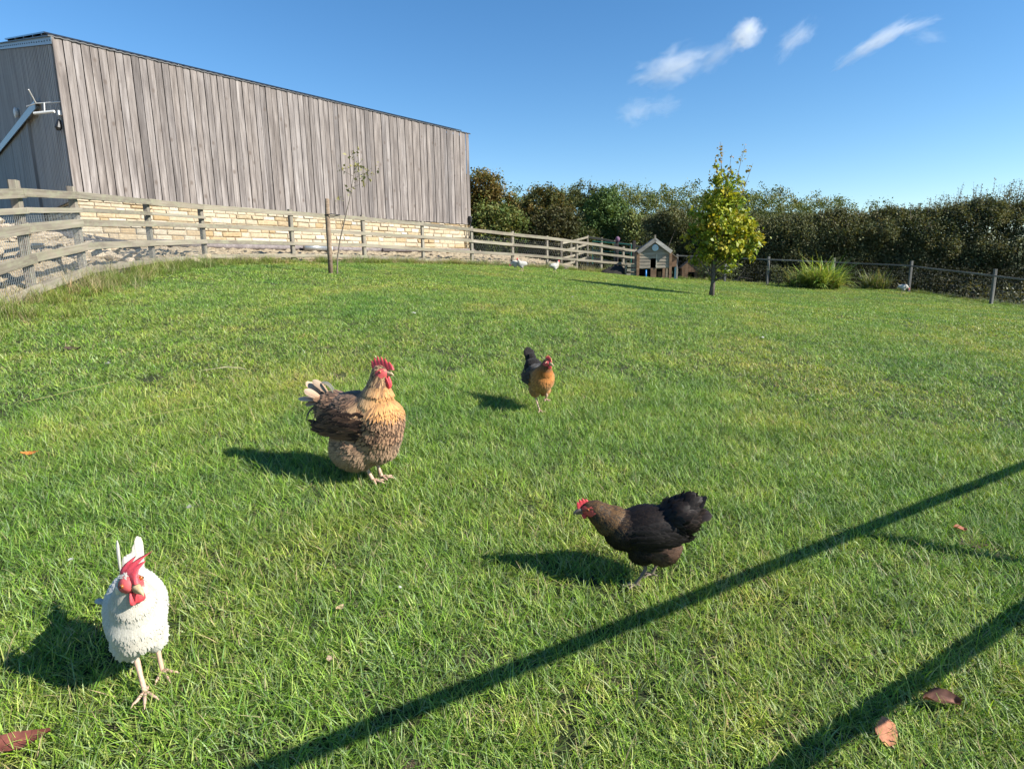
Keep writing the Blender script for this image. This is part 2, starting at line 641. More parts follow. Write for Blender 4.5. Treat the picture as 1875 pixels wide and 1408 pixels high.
rs = random.Random(3)
variants = []
for k in range(14):
    v, f = stone_vf(rs)
    variants.append((v, f, mesh_of('stone', v, f, M['stone'])))
courses = []
z = BZ0 - .02
while z < BZ1 - .03:
    h = rs.choice((.11, .12, .14, .155, .18))
    if z + h > BZ1 - .04:
        h = BZ1 - .012 - z
        if h < .04:
            break
    courses.append((z, h))
    z += h
stones = []
for (z, h) in courses:
    u = .0
    while u < BL - .1:
        L = min(rs.uniform(1.3, 3.9) * max(h, .12) + rs.uniform(0, .12), BL - .06 - u)
        if u == 0:
            L = rs.uniform(.3, .6)
        stones.append((u, z, L, h))
        u += L
stones.sort(key=lambda s: s[0])
rest = MB()
print('stones', len(stones))
for k, (u, z, L, h) in enumerate(stones):
    gap = .012
    vv, ff, me = variants[rs.randrange(14)]
    m = axes(bw(u + gap / 2, -.062, z + gap / 2), B1, (0, 0, 1)) @ Matrix.Diagonal((L - gap, sg1 * rs.uniform(.02, .06), h - gap, 1))
    if sg1 < 0:
        pass
    if k < 300:
        link('stone', me, wall, m)
    else:
        rest.add([m @ Vector(q) for q in vv], ff)
for (z, h) in courses:
    u = .0
    while u < 4.9:
        L = min(rs.uniform(1.3, 3.9) * max(h, .1) + .05, 4.95 - u)
        vv, ff, me = variants[rs.randrange(14)]
        m = axes(gw(u + .006, -.062, z + .006), B2, (0, 0, 1)) @ Matrix.Diagonal((L - .012, sgn * rs.uniform(.025, .05), h - .012, 1))
        rest.add([m @ Vector(q) for q in vv], ff)
        u += L
tag(rest.build('stonework', M['stone'], wall), kind='stuff')

# downpipe with hopper at the far corner
dp = MB()
dp.tube([bw(BL - .12, .07, 3.7), bw(BL - .12, .07, 2.0)], .04, 8)
dpo = dp.build('downpipe', M['black'], barn)
hp = MB()
hp.add(*tube_vf([bw(BL - .12, .07, 3.62), bw(BL - .12, .07, 3.72), bw(BL - .12, .07, 3.92), bw(BL - .12, .07, 3.97)], [.045, .09, .10, .08], 10))
hp.build('hopper', M['black'], dpo)
dp2 = MB()
dp2.tube([bw(BL - .40, .05, 3.55), bw(BL - .34, .05, 2.0)], .03, 8)
dp2.build('overflow_pipe', M['fence'], barn)

# wall lamp, security camera and aerial on the gable
lamp = MB()
lp = gw(6.93, .05, 7.08)
lamp.add([lp + B2 * (math.cos(q) * r) + Vector((0, 0, math.sin(q) * r)) + BN2 * y for (r, y) in ((.12, 0), (.17, .06), (.17, .11), (.10, .14)) for q in np.linspace(0, 2 * math.pi, 14, endpoint=False)],
         [(s * 14 + q, s * 14 + (q + 1) % 14, s * 14 + 14 + (q + 1) % 14, s * 14 + 14 + q) for s in range(3) for q in range(14)] + [tuple(range(42, 56))])
lo = lamp.build('wall_lamp', M['white'])
tag(lo, 'round white wall lamp on the shaded barn gable above the door rail', 'lamp')
cm = thing('security_camera', 'white security camera on a bracket at the barn corner', 'camera', gw(0.144, 0.000, 5.840))
cb = MB()
cb.box(axes(gw(0.120, 0.036, 5.864), BN2, up), (0, .08), (-.06, .06), (-.06, .06))
cb.build('bracket', M['white'], cm)
bar('camera_body', gw(0.120, 0.192, 5.888), gw(0.504, 0.600, 5.840), .07, .07, M['white'], cm, ch=.3)
hs = MB()
hs.add(*tube_vf([gw(0.180, 0.096, 5.696), gw(0.180, 0.144, 5.480), gw(0.180, 0.144, 5.408)], [.04, .09, .05], 10))
hs.build('lamp_head', M['black'], cm)
an = thing('aerial', 'small white forked aerial arm above the security camera', 'aerial', gw(0.120, 0.000, 6.152))
for nm, a, b in (('arm', gw(0.060, 0.024, 6.152), gw(0.744, 0.480, 6.164)), ('prong', gw(0.744, 0.480, 6.164), gw(0.360, 0.660, 6.416)), ('prong', gw(0.744, 0.480, 6.164), gw(1.080, 0.660, 6.116)), ('strut', gw(0.480, 0.336, 6.152), gw(0.456, 0.360, 5.912))):
    q = MB()
    q.tube([a, b], .016, 6)
    q.build(nm, M['white'], an)
# ------------------------------------------------------------------ stony bank between the fence and the barn
bk_f = [(-5.3, 3.0), (-5.6, 4.6), (-6.4, 8.2), (-6.86, 9.9), (-7.65, 13.2), (-7.72, 15.6), (-6.57, 18.6), (-4.94, 20.8), (-3.26, 22.8), (-1.54, 24.2), (.05, 25.6), (1.55, 26.6), (2.9, 27.3)]
bk_b = [(-42, 14, 2.3), (-40, 24.0, 2.32), (-30, 35.5, 2.34), (-17.6, 23.0, 2.30), (-12.4, 18.1, 2.26), (-11.3, 19.2, 2.26), (-9.2, 21.8, 2.26), (-7.0, 24.4, 2.26), (-5.0, 26.9, 2.26), (-2.0, 30.6, 2.24), (-.6, 31.5, 2.1), (1.5, 31.8, 1.8), (3.2, 31.5, 1.5)]


def resample(P, n):
    P = np.array(P, float)
    t = np.linspace(0, len(P) - 1, n)
    return np.c_[[np.interp(t, np.arange(len(P)), P[:, k]) for k in range(P.shape[1])]].T


NA, NB_ = 280, 60
fa_ = resample(bk_f, NA)
ba_ = resample(bk_b, NA)
prng = np.random.default_rng(5)


def bank_pt(s, t):
    """s 0..1 along, t 0 fence .. 1 barn"""
    i = s * (NA - 1)
    f = np.array([np.interp(i, np.arange(NA), fa_[:, k]) for k in range(2)])
    b = np.array([np.interp(i, np.arange(NA), ba_[:, k]) for k in range(3)])
    xy = f * (1 - t) + b[:2] * t
    z0 = Z(f[0], f[1])
    dist = t * math.hypot(b[0] - f[0], b[1] - f[1])
    e = 1 - (1 - min(dist / 5.0, 1)) ** 1.6
    return xy[0], xy[1], z0 + .03 + (b[2] - z0) * e


v = []
for a in range(NA):
    for b in range(NB_):
        t = -.02 + 1.08 * (b / (NB_ - 1))
        x, y, z = bank_pt(a / (NA - 1), max(t, 0))
        z += prng.normal(0, .034) * (0 < b < NB_ - 3) - (.12 if b == 0 else 0)
        v.append((x, y, z))
i = np.arange(NA * NB_).reshape(NA, NB_)
q = np.c_[i[:-1, :-1].ravel(), i[:-1, 1:].ravel(), i[1:, 1:].ravel(), i[1:, :-1].ravel()]
M['gravel'] = rough_mat('stony_earth', [(.25, (.12, .092, .06)), (.42, (.27, .21, .135)), (.58, (.38, .31, .205)), (.8, (.50, .43, .31))], 9, .95, .03, .8, 0, 8)
bank = link('gravel_bank', mesh_np('gravel_bank', v, q, M['gravel'], False))
tag(bank, 'tan stony bank between the rail fence and the barn wall', None, None, 'structure')

# loose rubble: each sizeable stone is a thing, pebbles are stuff
M['rubble'] = rough_mat('rubble_stone', [(.25, (.24, .18, .12)), (.5, (.42, .34, .24)), (.75, (.56, .48, .37))], 7, .95, .02, .6, .25)


def rock_vf(rs, sx, sy, sz):
    bm = bmesh.new()
    bmesh.ops.create_icosphere(bm, subdivisions=2, radius=1)
    cuts = [(Vector((rs.gauss(0, 1), rs.gauss(0, 1), rs.gauss(0, 1))).normalized(), rs.uniform(.5, .8)) for _ in range(9)]
    for vt in bm.verts:
        p = vt.co.copy()
        for n_, d in cuts:
            e = p.dot(n_) - d
            if e > 0:
                p -= n_ * e
        p *= 1 + rs.uniform(-.03, .03)
        vt.co = Vector((p.x * sx, p.y * sy, p.z * sz))
    v = [tuple(q.co) for q in bm.verts]
    f = [tuple(q.index for q in fc.verts) for fc in bm.faces]
    bm.free()
    return v, f


rs = random.Random(9)
rock_meshes = [mesh_of('rock', *rock_vf(rs, rs.uniform(.8, 1.2), rs.uniform(.5, .8), rs.uniform(.3, .5)), M['rubble']) for _ in range(9)]
BIG = [(.155, .10, .33, 'broad flat tan rock lying behind the near fence post at the left'), (.40, .03, .24, 'flat pale rock leaning in the bank under the barn fence'),
       (.385, -.03, .2, 'yellowish rock tipped out under the bottom rail of the barn fence'), (.415, .0, .26, 'long tan slab resting on the bank below the stone wall')]
for (s, t, sz, lab) in BIG:
    x, y, z = bank_pt(s, max(t, 0))
    o = link('rock', rock_meshes[rs.randrange(9)], None, Matrix.Translation((x + (.35 if t < 0 else 0), y - (.25 if t < 0 else 0), z + sz * .25)) @ Euler((rs.uniform(-.3, .3), rs.uniform(-.5, .1), rs.uniform(0, 6))).to_matrix().to_4x4() @ Matrix.Diagonal((sz, sz, sz, 1)))
    tag(o, lab, 'rock', 'rocks on the stony bank')
SPOT = [(.15, 'behind the five rail fence'), (.22, 'behind the near fence corner'), (.30, 'behind the first barn fence bay'), (.37, 'behind the second barn fence bay'), (.46, 'below the stone wall middle'), (.60, 'below the stone wall right half'), (1, 'by the barn end')]
pool = []
for k in range(110):
    s = rs.choice((rs.uniform(.09, .34), rs.uniform(.11, .30), rs.uniform(.3, .62), rs.uniform(.62, .9)))
    t = rs.uniform(.005, .16) if s < .3 else rs.uniform(.02, .45)
    sz = rs.uniform(.08, .27) if s < .36 else rs.uniform(.07, .18)
    pool.append((sz, s, t, k))
pool.sort(reverse=True)
loose = MB()
named = {}
for n_, (sz, s, t, k) in enumerate(pool):
    x, y, z = bank_pt(s, t)
    mm = Matrix.Translation((x, y, z + sz * .14)) @ Euler((rs.uniform(-.4, .4), rs.uniform(-.4, .4), rs.uniform(0, 6))).to_matrix().to_4x4() @ Matrix.Diagonal((sz, sz, sz, 1))
    if n_ >= 42:
        me_ = rock_meshes[k % 9]
        loose.add([mm @ q.co for q in me_.vertices], [tuple(q.vertices) for q in me_.polygons])
        continue
    o = link('rock', rock_meshes[k % 9], None, mm)
    spot = [w for lim, w in SPOT if s <= lim][0]
    hi = 'low on' if t < .06 else 'midway up' if t < .14 else 'high on'
    size = 'large' if sz > .22 else 'medium' if sz > .16 else 'small'
    named.setdefault('%s tan stone %s bank %s' % (size, hi, spot), []).append((s, o))
for lab, lst in named.items():
    lst.sort(key=lambda q: q[0])
    for q, (s, o) in enumerate(lst):
        pre = '' if len(lst) == 1 else ('leftmost ' if q == 0 else 'rightmost ' if q == len(lst) - 1 else ['', 'second ', 'third ', 'fourth ', 'fifth ', 'sixth '][min(q, 5)])
        tag(o, pre + lab, 'rock', 'loose stones scattered on the bank')
tag(loose.build('rubble', M['rubble']), 'small loose rubble stones spread over the bank behind the fence', 'rubble', None, 'stuff')
pb = MB()
for k in range(1500):
    x, y, z = bank_pt(rs.uniform(.02, .8), rs.uniform(0, .9) ** 1.3)
    r = rs.uniform(.015, .05)
    mm = Matrix.Translation((x, y, z + r * .2)) @ Euler((rs.uniform(0, 6), rs.uniform(0, 6), rs.uniform(0, 6))).to_matrix().to_4x4() @ Matrix.Diagonal((r, r * .8, r * .6, 1))
    pb.add([mm @ Vector(q) for q in ((1, 0, 0), (-1, .1, 0), (0, 1, .1), (.1, -1, 0), (0, 0, 1), (0, .1, -1))], [(0, 2, 4), (2, 1, 4), (1, 3, 4), (3, 0, 4), (2, 0, 5), (1, 2, 5), (3, 1, 5), (0, 3, 5)])
tag(pb.build('pebbles', M['rubble']), 'small tan pebbles strewn over the stony bank', 'pebbles', None, 'stuff')

# poles, hoses and a roll lying along the foot of the wall
M['oldpole'] = wood('old_pole', (.10, .085, .08), (.17, .15, .145), (.24, .22, .21))
M['sheeting'] = rough_mat('dark_membrane', [(.3, (.02, .02, .024)), (.7, (.06, .058, .062))], 8, .7, .02, .5)


def ground_tube(name, pts, r, mat, lab, cat, n=7):
    q = MB()
    P = []
    for (s, t, h) in pts:
        x, y, z = bank_pt(s, t)
        P.append((x, y, z + h))
    rr = r if hasattr(r, '__len__') else [r] * len(P)
    q.tube(P, rr, n)
    return tag(q.build(name, mat, None, True), lab, cat)


ground_tube('pole', [(.40, .62, .10), (.47, .66, .08), (.55, .68, .09), (.64, .66, .07)], [.10, .10, .09, .085], M['oldpole'], 'grey weathered pole lying along the foot of the stone wall', 'pole')
ground_tube('pole', [(.635, .60, .08), (.70, .62, .07), (.76, .6, .06)], [.09, .085, .08], M['oldpole'], 'darker pole lying at the right end of the stone wall', 'pole')
ground_tube('hose', [(.20, .34, .06), (.23, .30, .05), (.27, .33, .05), (.31, .42, .05), (.36, .50, .06), (.40, .55, .05)], .045, M['sheeting'], 'black flexible pipe snaking over the stones behind the fence corner', 'pipe')
ground_tube('hose', [(.18, .22, .05), (.22, .20, .05), (.26, .20, .05), (.30, .24, .05), (.35, .30, .05)], .05, M['sheeting'], 'second black pipe lower down the stony bank', 'pipe')
ro = thing('steel_roll', 'shiny galvanised roll lying at the foot of the wall behind the stake', 'roll', bank_pt(.545, .6))
q = MB()
x0 = Vector(bank_pt(.54, .6)) + Vector((0, 0, .14))
x1 = Vector(bank_pt(.565, .58)) + Vector((0, 0, .14))
q.tube([x0, x1], .11, 12)
q.build('roll_body', M['steel'], ro, True)
q = MB()
q.tube([x1, x1 + (x1 - x0).normalized() * .12], .125, 12)
q.build('end_cap', M['white'], ro, True)
# ------------------------------------------------------------------ post and rail fences
# x, y, ground z, top z, rails (centre z, height)
FP = [
 ('X', -5.55, 4.6, .75, 2.15, [(1.96, .12), (1.78, .075), (1.44, .13), (.99, .13), (.50, .14)]),
 ('L', -6.345, 8.2, 1.145, 2.62, [(2.468, .115), (2.247, .075), (2.022, .125), (1.637, .13), (1.235, .14)]),
 ('C', -6.80, 9.9, 1.319, 2.77, [(2.639, .099), (2.415, .066), (2.223, .117), (1.856, .11), (1.479, .12)]),
 ('D', -7.573, 13.2, 1.558, 2.96, [(2.895, .117), (2.66, .078), (2.448, .101), (2.056, .119), (1.701, .09)]),
 ('E', -7.64, 15.6, 1.677, 3.10, [(3.028, .13), (2.775, .05), (2.573, .106), (2.194, .098), (1.831, .094)]),
 ('F', -6.49, 18.6, 1.735, 3.24, [(3.119, .12), None, (2.666, .111), (2.248, .104), (1.9, .096)]),
 ('G', -4.864, 20.8, 1.717, 3.24, [(3.119, .12), None, (2.639, .112), (2.258, .11), (1.879, .11)]),
 ('H', -3.183, 22.8, 1.682, 3.17, [(3.056, .12), None, (2.605, .115), (2.159, .11), (1.793, .11)]),
 ('I', -1.465, 24.2, 1.614, 3.05, [(2.919, .113), None, (2.5, .115), (2.077, .115), (1.71, .11)]),
 ('J', .13, 25.6, 1.528, 2.93, [(2.798, .12), None, (2.386, .11), (1.993, .11), None]),
 ('K', 1.625, 26.6, 1.423, 2.78, [(2.674, .12), None, (2.271, .103), (1.886, .095), (1.632, .093)]),
 ('L2', 2.96, 27.3, 1.303, 2.61, [(2.527, .117), None, (2.134, .106), (1.761, .095), (1.42, .09)]),
 ('M', 4.133, 27.8, 1.194, 2.50, [(2.376, .115), None, (2.016, .096), (1.655, .097), None]),
 ('N', 5.19, 28.2, 1.101, 2.34, [(2.212, .109), None, (1.889, .098), (1.57, .098), (1.25, .09)]),
 ('O', 5.785, 28.4, 1.053, 2.23, [(2.13, .098), None, (1.821, .096), (1.514, .099), (1.2, .09)])]
runs = [(0, 2, 'near fence', 'weathered five rail fence section nearest the camera at the far left', .10),
        (2, 8, 'barn fence', 'long weathered post and rail fence in front of the stone barn wall', .11),
        (8, 14, 'back fence', 'pale three rail fence running from the barn corner to the hen house', .10)]
FENCES = []
for (i0, i1, nm, lab, pw) in runs:
    p0 = FP[i0]
    fe = thing('fence', lab, 'fence', (p0[1], p0[2], p0[3]))
    FENCES.append(fe)
    for k in range(i0, i1 + 1):
        _, x, y, z0, z1, rl = FP[k]
        if k == i0 and i0 > 0:
            pass
        else:
            nxt = FP[min(k + 1, len(FP) - 1)]
            prv = FP[max(k - 1, 0)]
            dr = Vector((nxt[1] - prv[1], nxt[2] - prv[2], 0)).normalized()
            nrm = Vector((dr.y, -dr.x, 0))
            ln = Vector((random.uniform(-.02, .02), random.uniform(-.02, .02), 0))
            a = Vector((x, y, z0 - .3)) - nrm * .05
            b = Vector((x, y, z1)) - nrm * .05 + ln
            bar('post', a, b, pw + random.uniform(-.01, .012), pw + random.uniform(-.01, .012), M['post'], fe, up=dr, jit=.004)
        if k < i1:
            n = FP[k + 1]
            for j in range(5):
                r0 = rl[j]
                r1 = n[5][j]
                if r0 is None and r1 is None:
                    continue
                if r0 is None or r1 is None:
                    if i0 == 8 and j == 4:
                        pass
                    continue
                dr = Vector((n[1] - x, n[2] - y, 0)).normalized()
                nrm = Vector((dr.y, -dr.x, 0))
                dd = .03 if k % 2 else .027
                a = Vector((x, y, r0[0])) + nrm * dd - dr * .03
                b = Vector((n[1], n[2], r1[0])) + nrm * (dd + random.uniform(-.004, .006)) + dr * .03
                h = (r0[1] + r1[1]) / 2
                bar('rail', a, b, .032, h, M['fence'], fe, jit=.003, seg=4, wob=.006)


def hex_net(mbq, a, b, z0a, z1a, z0b, z1b, cell, r):
    """hexagonal wire netting between two posts"""
    a, b = Vector(a), Vector(b)
    L = (b - a).length
    nu = int(L / cell)
    nv = int((z1a - z0a) / (cell * .75))

    def P(i, j, s):
        u = (i + (.5 if j % 2 else 0)) / nu
        zt = (j + s * .33) / nv
        p = a.lerp(b, u)
        lo = z0a + (z0b - z0a) * u
        hi = z1a + (z1b - z1a) * u
        return Vector((p.x, p.y, lo + (hi - lo) * zt))
    for j in range(nv):
        for i in range(nu):
            c = P(i, j, 0)
            t = P(i, j, 1)
            mbq.add(*tube_vf([c, t], r, 3, False))
            up1 = P(i if j % 2 == 0 else i + 1, j + 1, 0)
            up0 = P(i - 1 if j % 2 == 0 else i, j + 1, 0)
            mbq.add(*tube_vf([t, up0], r, 3, False))
            mbq.add(*tube_vf([t, up1], r, 3, False))


def net(fe, ks, cell, r, top):
    q = MB()
    for k in ks:
        a, b = FP[k], FP[k + 1]
        dr = Vector((b[1] - a[1], b[2] - a[2], 0)).normalized()
        nrm = Vector((dr.y, -dr.x, 0))
        hex_net(q, Vector((a[1], a[2], 0)) + nrm * .008, Vector((b[1], b[2], 0)) + nrm * .008, a[3] - .05, a[3] + top, b[3] - .05, b[3] + top, cell, r)
    tag(q.build('wire_netting', M['wire'], fe), kind='stuff')


net(FENCES[0], (0, 1), .05, .0022, 1.12)
net(FENCES[1], (2, 3), .055, .002, .95)
net(FENCES[2], (8, 9, 10, 11), .11, .0025, 1.1)

# pen fence beyond the hen house corner
pen = thing('fence', 'pale rail pen fence standing behind the back fence corner', 'fence', (4.14, 33, 1.29))
PP = [(2.5, 30, 2.66), (3.07, 31, 2.78), (4.14, 33, 3.08), (4.82, 32.5, 2.93), (5.42, 32, 2.76), (6.05, 31, 2.56), (6.55, 30.5, 2.41)]
for k, (x, y, zt) in enumerate(PP):
    bar('post', (x, y, Z(x, y) - .2), (x, y, zt + .03), .09, .09, M['post'], pen, up=(1, 0, 0))
    if k + 1 < len(PP):
        n = PP[k + 1]
        dr = Vector((n[0] - x, n[1] - y, 0)).normalized()
        nrm = Vector((dr.y, -dr.x, 0)) if k < 2 else Vector((dr.y, -dr.x, 0))
        for dz in (.06, .42, .78, 1.1):
            bar('rail', Vector((x, y, zt - dz)) + nrm * .06, Vector((n[0], n[1], n[2] - dz)) + nrm * .06, .03, .1, M['fence'], pen)
for (x, y, zt, lab) in ((5.19, 30, 2.83, 'dark gatepost with a small mauve object hung on its top'), (5.93, 29.6, 2.66, 'dark gatepost just left of the tall hen house')):
    gp = link('gatepost', prism_mesh('gatepost', zt - Z(x, y) + .2, .13, .13, plain('dark_timber', (.035, .03, .028), .8)), None, axes((x, y, Z(x, y) - .2), (0, 0, 1), (1, 0, 0)))
    tag(gp, lab, 'gatepost')
ballm = rough_mat('mauve_cloth', [(.3, (.13, .07, .12)), (.7, (.20, .12, .18))], 30)
bl = MB()
bl.add(*tube_vf([(5.19, 29.93, 2.60), (5.19, 29.92, 2.68), (5.20, 29.92, 2.78), (5.19, 29.93, 2.86)], [.04, .11, .12, .05], 9))
tag(bl.build('bag', ballm, None, True), 'small mauve bag hanging from the dark gatepost by the pen', 'bag')
tg = thing('gate', 'green tubular gate seen between the rails of the pen', 'gate', (4.4, 31.6, Z(4.4, 31.6)))
gm = plain('green_paint', (.02, .16, .12), .4)
for nm, pts in [('gate_rail', [(4.2, 31.4, 2.72 - .22 * k), (6.0, 30.6, 2.50 - .22 * k)]) for k in range(3)] + [('gate_stile', [(4.2, 31.4, 1.6), (4.2, 31.4, 2.74)]), ('gate_stile', [(6.0, 30.6, 1.5), (6.0, 30.6, 2.52)])]:
    q = MB()
    q.tube(pts, .022, 6)
    q.build(nm, gm, tg)

# stock fence along the hedge: posts, one top rail, strained wires
sf = thing('fence', 'thin single rail stock fence along the foot of the dark hedge', 'fence', (10.75, 25.6, .62))
SP = [(7.26, 26.8, 1.93, 1.865), (9.2, 26.3, 1.83, 1.742), (10.745, 25.6, 1.755, 1.633), (13.1, 24.9, 1.65, 1.48), (15.335, 23.5, 1.482, 1.298), (15.50, 19.6, 1.173, .967), (14.9, 15.4, .9, .70), (14.3, 11.5, .68, .50)]
sfm = wood('grey_rail', (.11, .11, .10), (.18, .18, .165), (.25, .25, .23), var=.1)
for k, (x, y, zt, zr) in enumerate(SP):
    bar('post', (x, y, Z(x, y) - .2), (x, y, zt), .085, .085, sfm, sf, up=(1, 0, 0), jit=.004)
    if k + 1 < len(SP):
        n = SP[k + 1]
        dr = Vector((n[0] - x, n[1] - y, 0)).normalized()
        nrm = Vector((-dr.y, dr.x, 0)) * -1
        bar('rail', Vector((x, y, zr)) + nrm * .065 - dr * .02, Vector((n[0], n[1], n[3])) + nrm * .065 + dr * .02, .03, .05, sfm, sf, seg=3, wob=.004)
wq = MB()
for k in range(len(SP) - 1):
    a, b = SP[k], SP[k + 1]
    za, zb = Z(a[0], a[1]), Z(b[0], b[1])
    for h in (.12, .28, .44, .6, .76):
        wq.tube([(a[0], a[1], za + h), (b[0], b[1], zb + h)], .0013, 3)
    for s in np.arange(0, 1, .06):
        x, y, zz = a[0] + (b[0] - a[0]) * s, a[1] + (b[1] - a[1]) * s, za + (zb - za) * s
        wq.tube([(x, y, zz + .05), (x, y, zz + .76)], .001, 3)
tag(wq.build('stock_wire', M['wire'], sf), kind='stuff')

# the gate the photographer leans over: its rails throw the bars of shadow on the grass
GD = Vector((.8616, .5076, 0)).normalized()
cot = 1 / math.tan(SUN_EL)
sh = Vector((SUN_DIR.x, SUN_DIR.y, 0)).normalized()
HA, ZA = 1.12, .15
gbase = Vector((.735, 2.15, .155)) + sh * (HA * cot)
gt = thing('field_gate', 'tubular steel field gate beside the photographer', 'gate', (gbase.x, gbase.y, 0))
for nm, h, r, l0, l1 in (('gate_rail', HA, .026, -1.75, 3.6), ('gate_rail', .49, .026, -1.75, 3.6)):
    q = MB()
    zc = h
    q.tube([gbase + GD * l0 + Vector((0, 0, zc)), gbase + GD * l1 + Vector((0, 0, zc))], r, 8)
    q.build(nm, M['steel'], gt, True)
for l_ in (-1.78, 3.63):
    e_ = gbase + GD * l_
    q = MB()
    q.tube([(e_.x, e_.y, Z(e_.x, e_.y) - .2), (e_.x, e_.y, HA + .18)], .04, 10)
    q.build('gate_stile', M['steel'], gt, True)
top = Vector((1.611, 2.604, .157)) + sh * (HA * cot)
q = MB()
q.tube([(top.x, top.y, Z(top.x, top.y) - .1), (top.x, top.y, .155 + HA + .07)], .034, 8)
q.build('gate_stile', M['steel'], gt, True)
# ------------------------------------------------------------------ hen houses
def gabled_front(mbq, m, w, h_eave, h_apex, y0, y1, hole=None):
    """pentagon front wall with a rectangular hole, from vertical strips; frame m: x along the front, y into the house"""
    xs = sorted({-w / 2, w / 2, 0} | ({hole[0], hole[1]} if hole else set()))

    def top(x):
        return h_apex + (h_eave - h_apex) * abs(x) / (w / 2)
    for a, b in zip(xs[:-1], xs[1:]):
        spans = [(0, None)]
        if hole and a >= hole[0] - 1e-6 and b <= hole[1] + 1e-6:
            spans = [(0, hole[2]), (hole[3], None)]
        for lo, hi in spans:
            za, zb = (top(a), top(b)) if hi is None else (hi, hi)
            v = [m @ Vector(q) for q in ((a, y0, lo), (b, y0, lo), (b, y0, zb), (a, y0, za), (a, y1, lo), (b, y1, lo), (b, y1, zb), (a, y1, za))]
            mbq.add(v, [(0, 1, 2, 3), (5, 4, 7, 6), (0, 4, 5, 1), (3, 2, 6, 7), (1, 5, 6, 2), (4, 0, 3, 7)])


CB = Vector((6.15, 26.3, .90))
ca = R_(-7)
coop = thing('hen_house', 'tall pale wooden hen house on legs with gable and round plaque', 'hen house', CB, None, ca)
mc = WM[coop.name]


def cpart(name, boxes, mat, j=.0):
    q = MB()
    for b in boxes:
        q.box(mc, *b, j)
    return q.build(name, mat, coop)


FW, FZ0, EV, AP, DP = 1.30, .46, 1.20, 1.66, 1.25
# corner legs
for (x, y) in ((-.68, .0), (.68, .0), (-.68, DP), (.68, DP)):
    cpart('leg', [((x - .055, x + .055), (y - .05, y + .05), (-.12, EV))], M['coopbrown'] if y == 0 else M['coopwood'])
# boarded front, laid board by board round the pop hole
nb = 9
hole = (-.155, .06, .50, .86)
bh = (AP - FZ0) / nb
for k in range(nb):
    z0, z1 = FZ0 + k * bh, FZ0 + (k + 1) * bh - .006

    def half(z):
        return min(.62, .62 if z <= EV else .62 * (AP - z) / (AP - EV))
    parts = [(-1, 1)]
    segs = [(-half(z0), half(z0), half(z1))]
    q = MB()
    w0, w1 = half(z0), max(half(z1), .02)
    if z0 < hole[3] - .02 and z1 > hole[2] + .02:
        rng_ = [(-w0, hole[0], -w1, hole[0]), (hole[1], w0, hole[1], w1)]
    else:
        rng_ = [(-w0, w0, -w1, w1)]
    for (a, b, c, d) in rng_:
        tilt = .012
        v = [mc @ Vector(p) for p in ((a, -.012 - tilt, z0), (b, -.012 - tilt, z0), (d, -.012, z1), (c, -.012, z1), (a, .012, z0), (b, .012, z0), (d, .012, z1), (c, .012, z1))]
        q.add(v, [(0, 1, 2, 3), (5, 4, 7, 6), (0, 4, 5, 1), (3, 2, 6, 7), (1, 5, 6, 2), (4, 0, 3, 7)])
    q.build('board', M['coopwood'], coop)
cpart('side_wall', [((-.66, -.64), (.05, DP), (FZ0, EV))], M['coopwood'])
cpart('side_wall', [((.64, .66), (.05, DP), (FZ0, EV))], M['coopwood'])
cpart('back_wall', [((-.64, .64), (DP - .02, DP), (FZ0, EV))], M['dark'])
cpart('floor', [((-.64, .64), (.02, DP), (FZ0 - .03, FZ0 - .003))], M['coopwood'])
cpart('door_slide', [((.075, .115), (-.045, -.028), (.46, 1.02))], plain('pale_batten', (.52, .46, .36), .8))
# roof: two slopes, barge boards and finial
for sx in (-1, 1):
    mr_ = mc @ Matrix.Translation((0, -.12, AP + .015)) @ Matrix.Rotation(sx * math.atan2(AP - EV, .62), 4, 'Y')
    q = MB()
    q.box(mr_, ((0, .90) if sx > 0 else (-.90, 0)), (0, DP + .25), (0.0, .03))
    ro_ = q.build('roof', plain('coop_roof', (.17, .18, .17), .8), coop)
    q = MB()
    q.box(mr_, ((.0, .90) if sx > 0 else (-.90, .0)), (-.028, -.002), (-.115, .036))
    q.build('bargeboard', wood('coop_bargeboard', (.34, .31, .26), (.45, .42, .36), (.55, .52, .46)), ro_)
cpart('finial', [((-.03, .03), (-.135, -.10), (AP + .02, AP + .17))], M['coopwood'])
q = MB()
c0 = Vector((.02, -.05, 1.30))
ring = [(.125, .0), (.14, -.02), (.125, -.035), (.0, -.036)]
ns = 20
v = [mc @ (c0 + Vector((math.cos(a) * r, y, math.sin(a) * r))) for (r, y) in ring for a in np.linspace(0, 2 * math.pi, ns, endpoint=False)]
q.add(v, [(s * ns + k, s * ns + (k + 1) % ns, (s + 1) * ns + (k + 1) % ns, (s + 1) * ns + k) for s in range(3) for k in range(ns)])
pq = q.build('plaque', plain('plaque_paint', (.50, .64, .72), .4), coop)
q = MB()
for a0 in np.linspace(0, 2 * math.pi, 6, endpoint=False):
    c1 = c0 + Vector((math.cos(a0) * .06, -.037, math.sin(a0) * .06))
    q.add([mc @ (c1 + Vector((math.cos(a) * .032, 0 if k else -.008, math.sin(a) * .032))) for k in (0, 1) for a in np.linspace(0, 2 * math.pi, 8, endpoint=False)],
          [(k, (k + 1) % 8, 8 + (k + 1) % 8, 8 + k) for k in range(8)] + [tuple(range(8))])
tag(q.build('plaque_relief', M['white'], pq), kind='stuff')
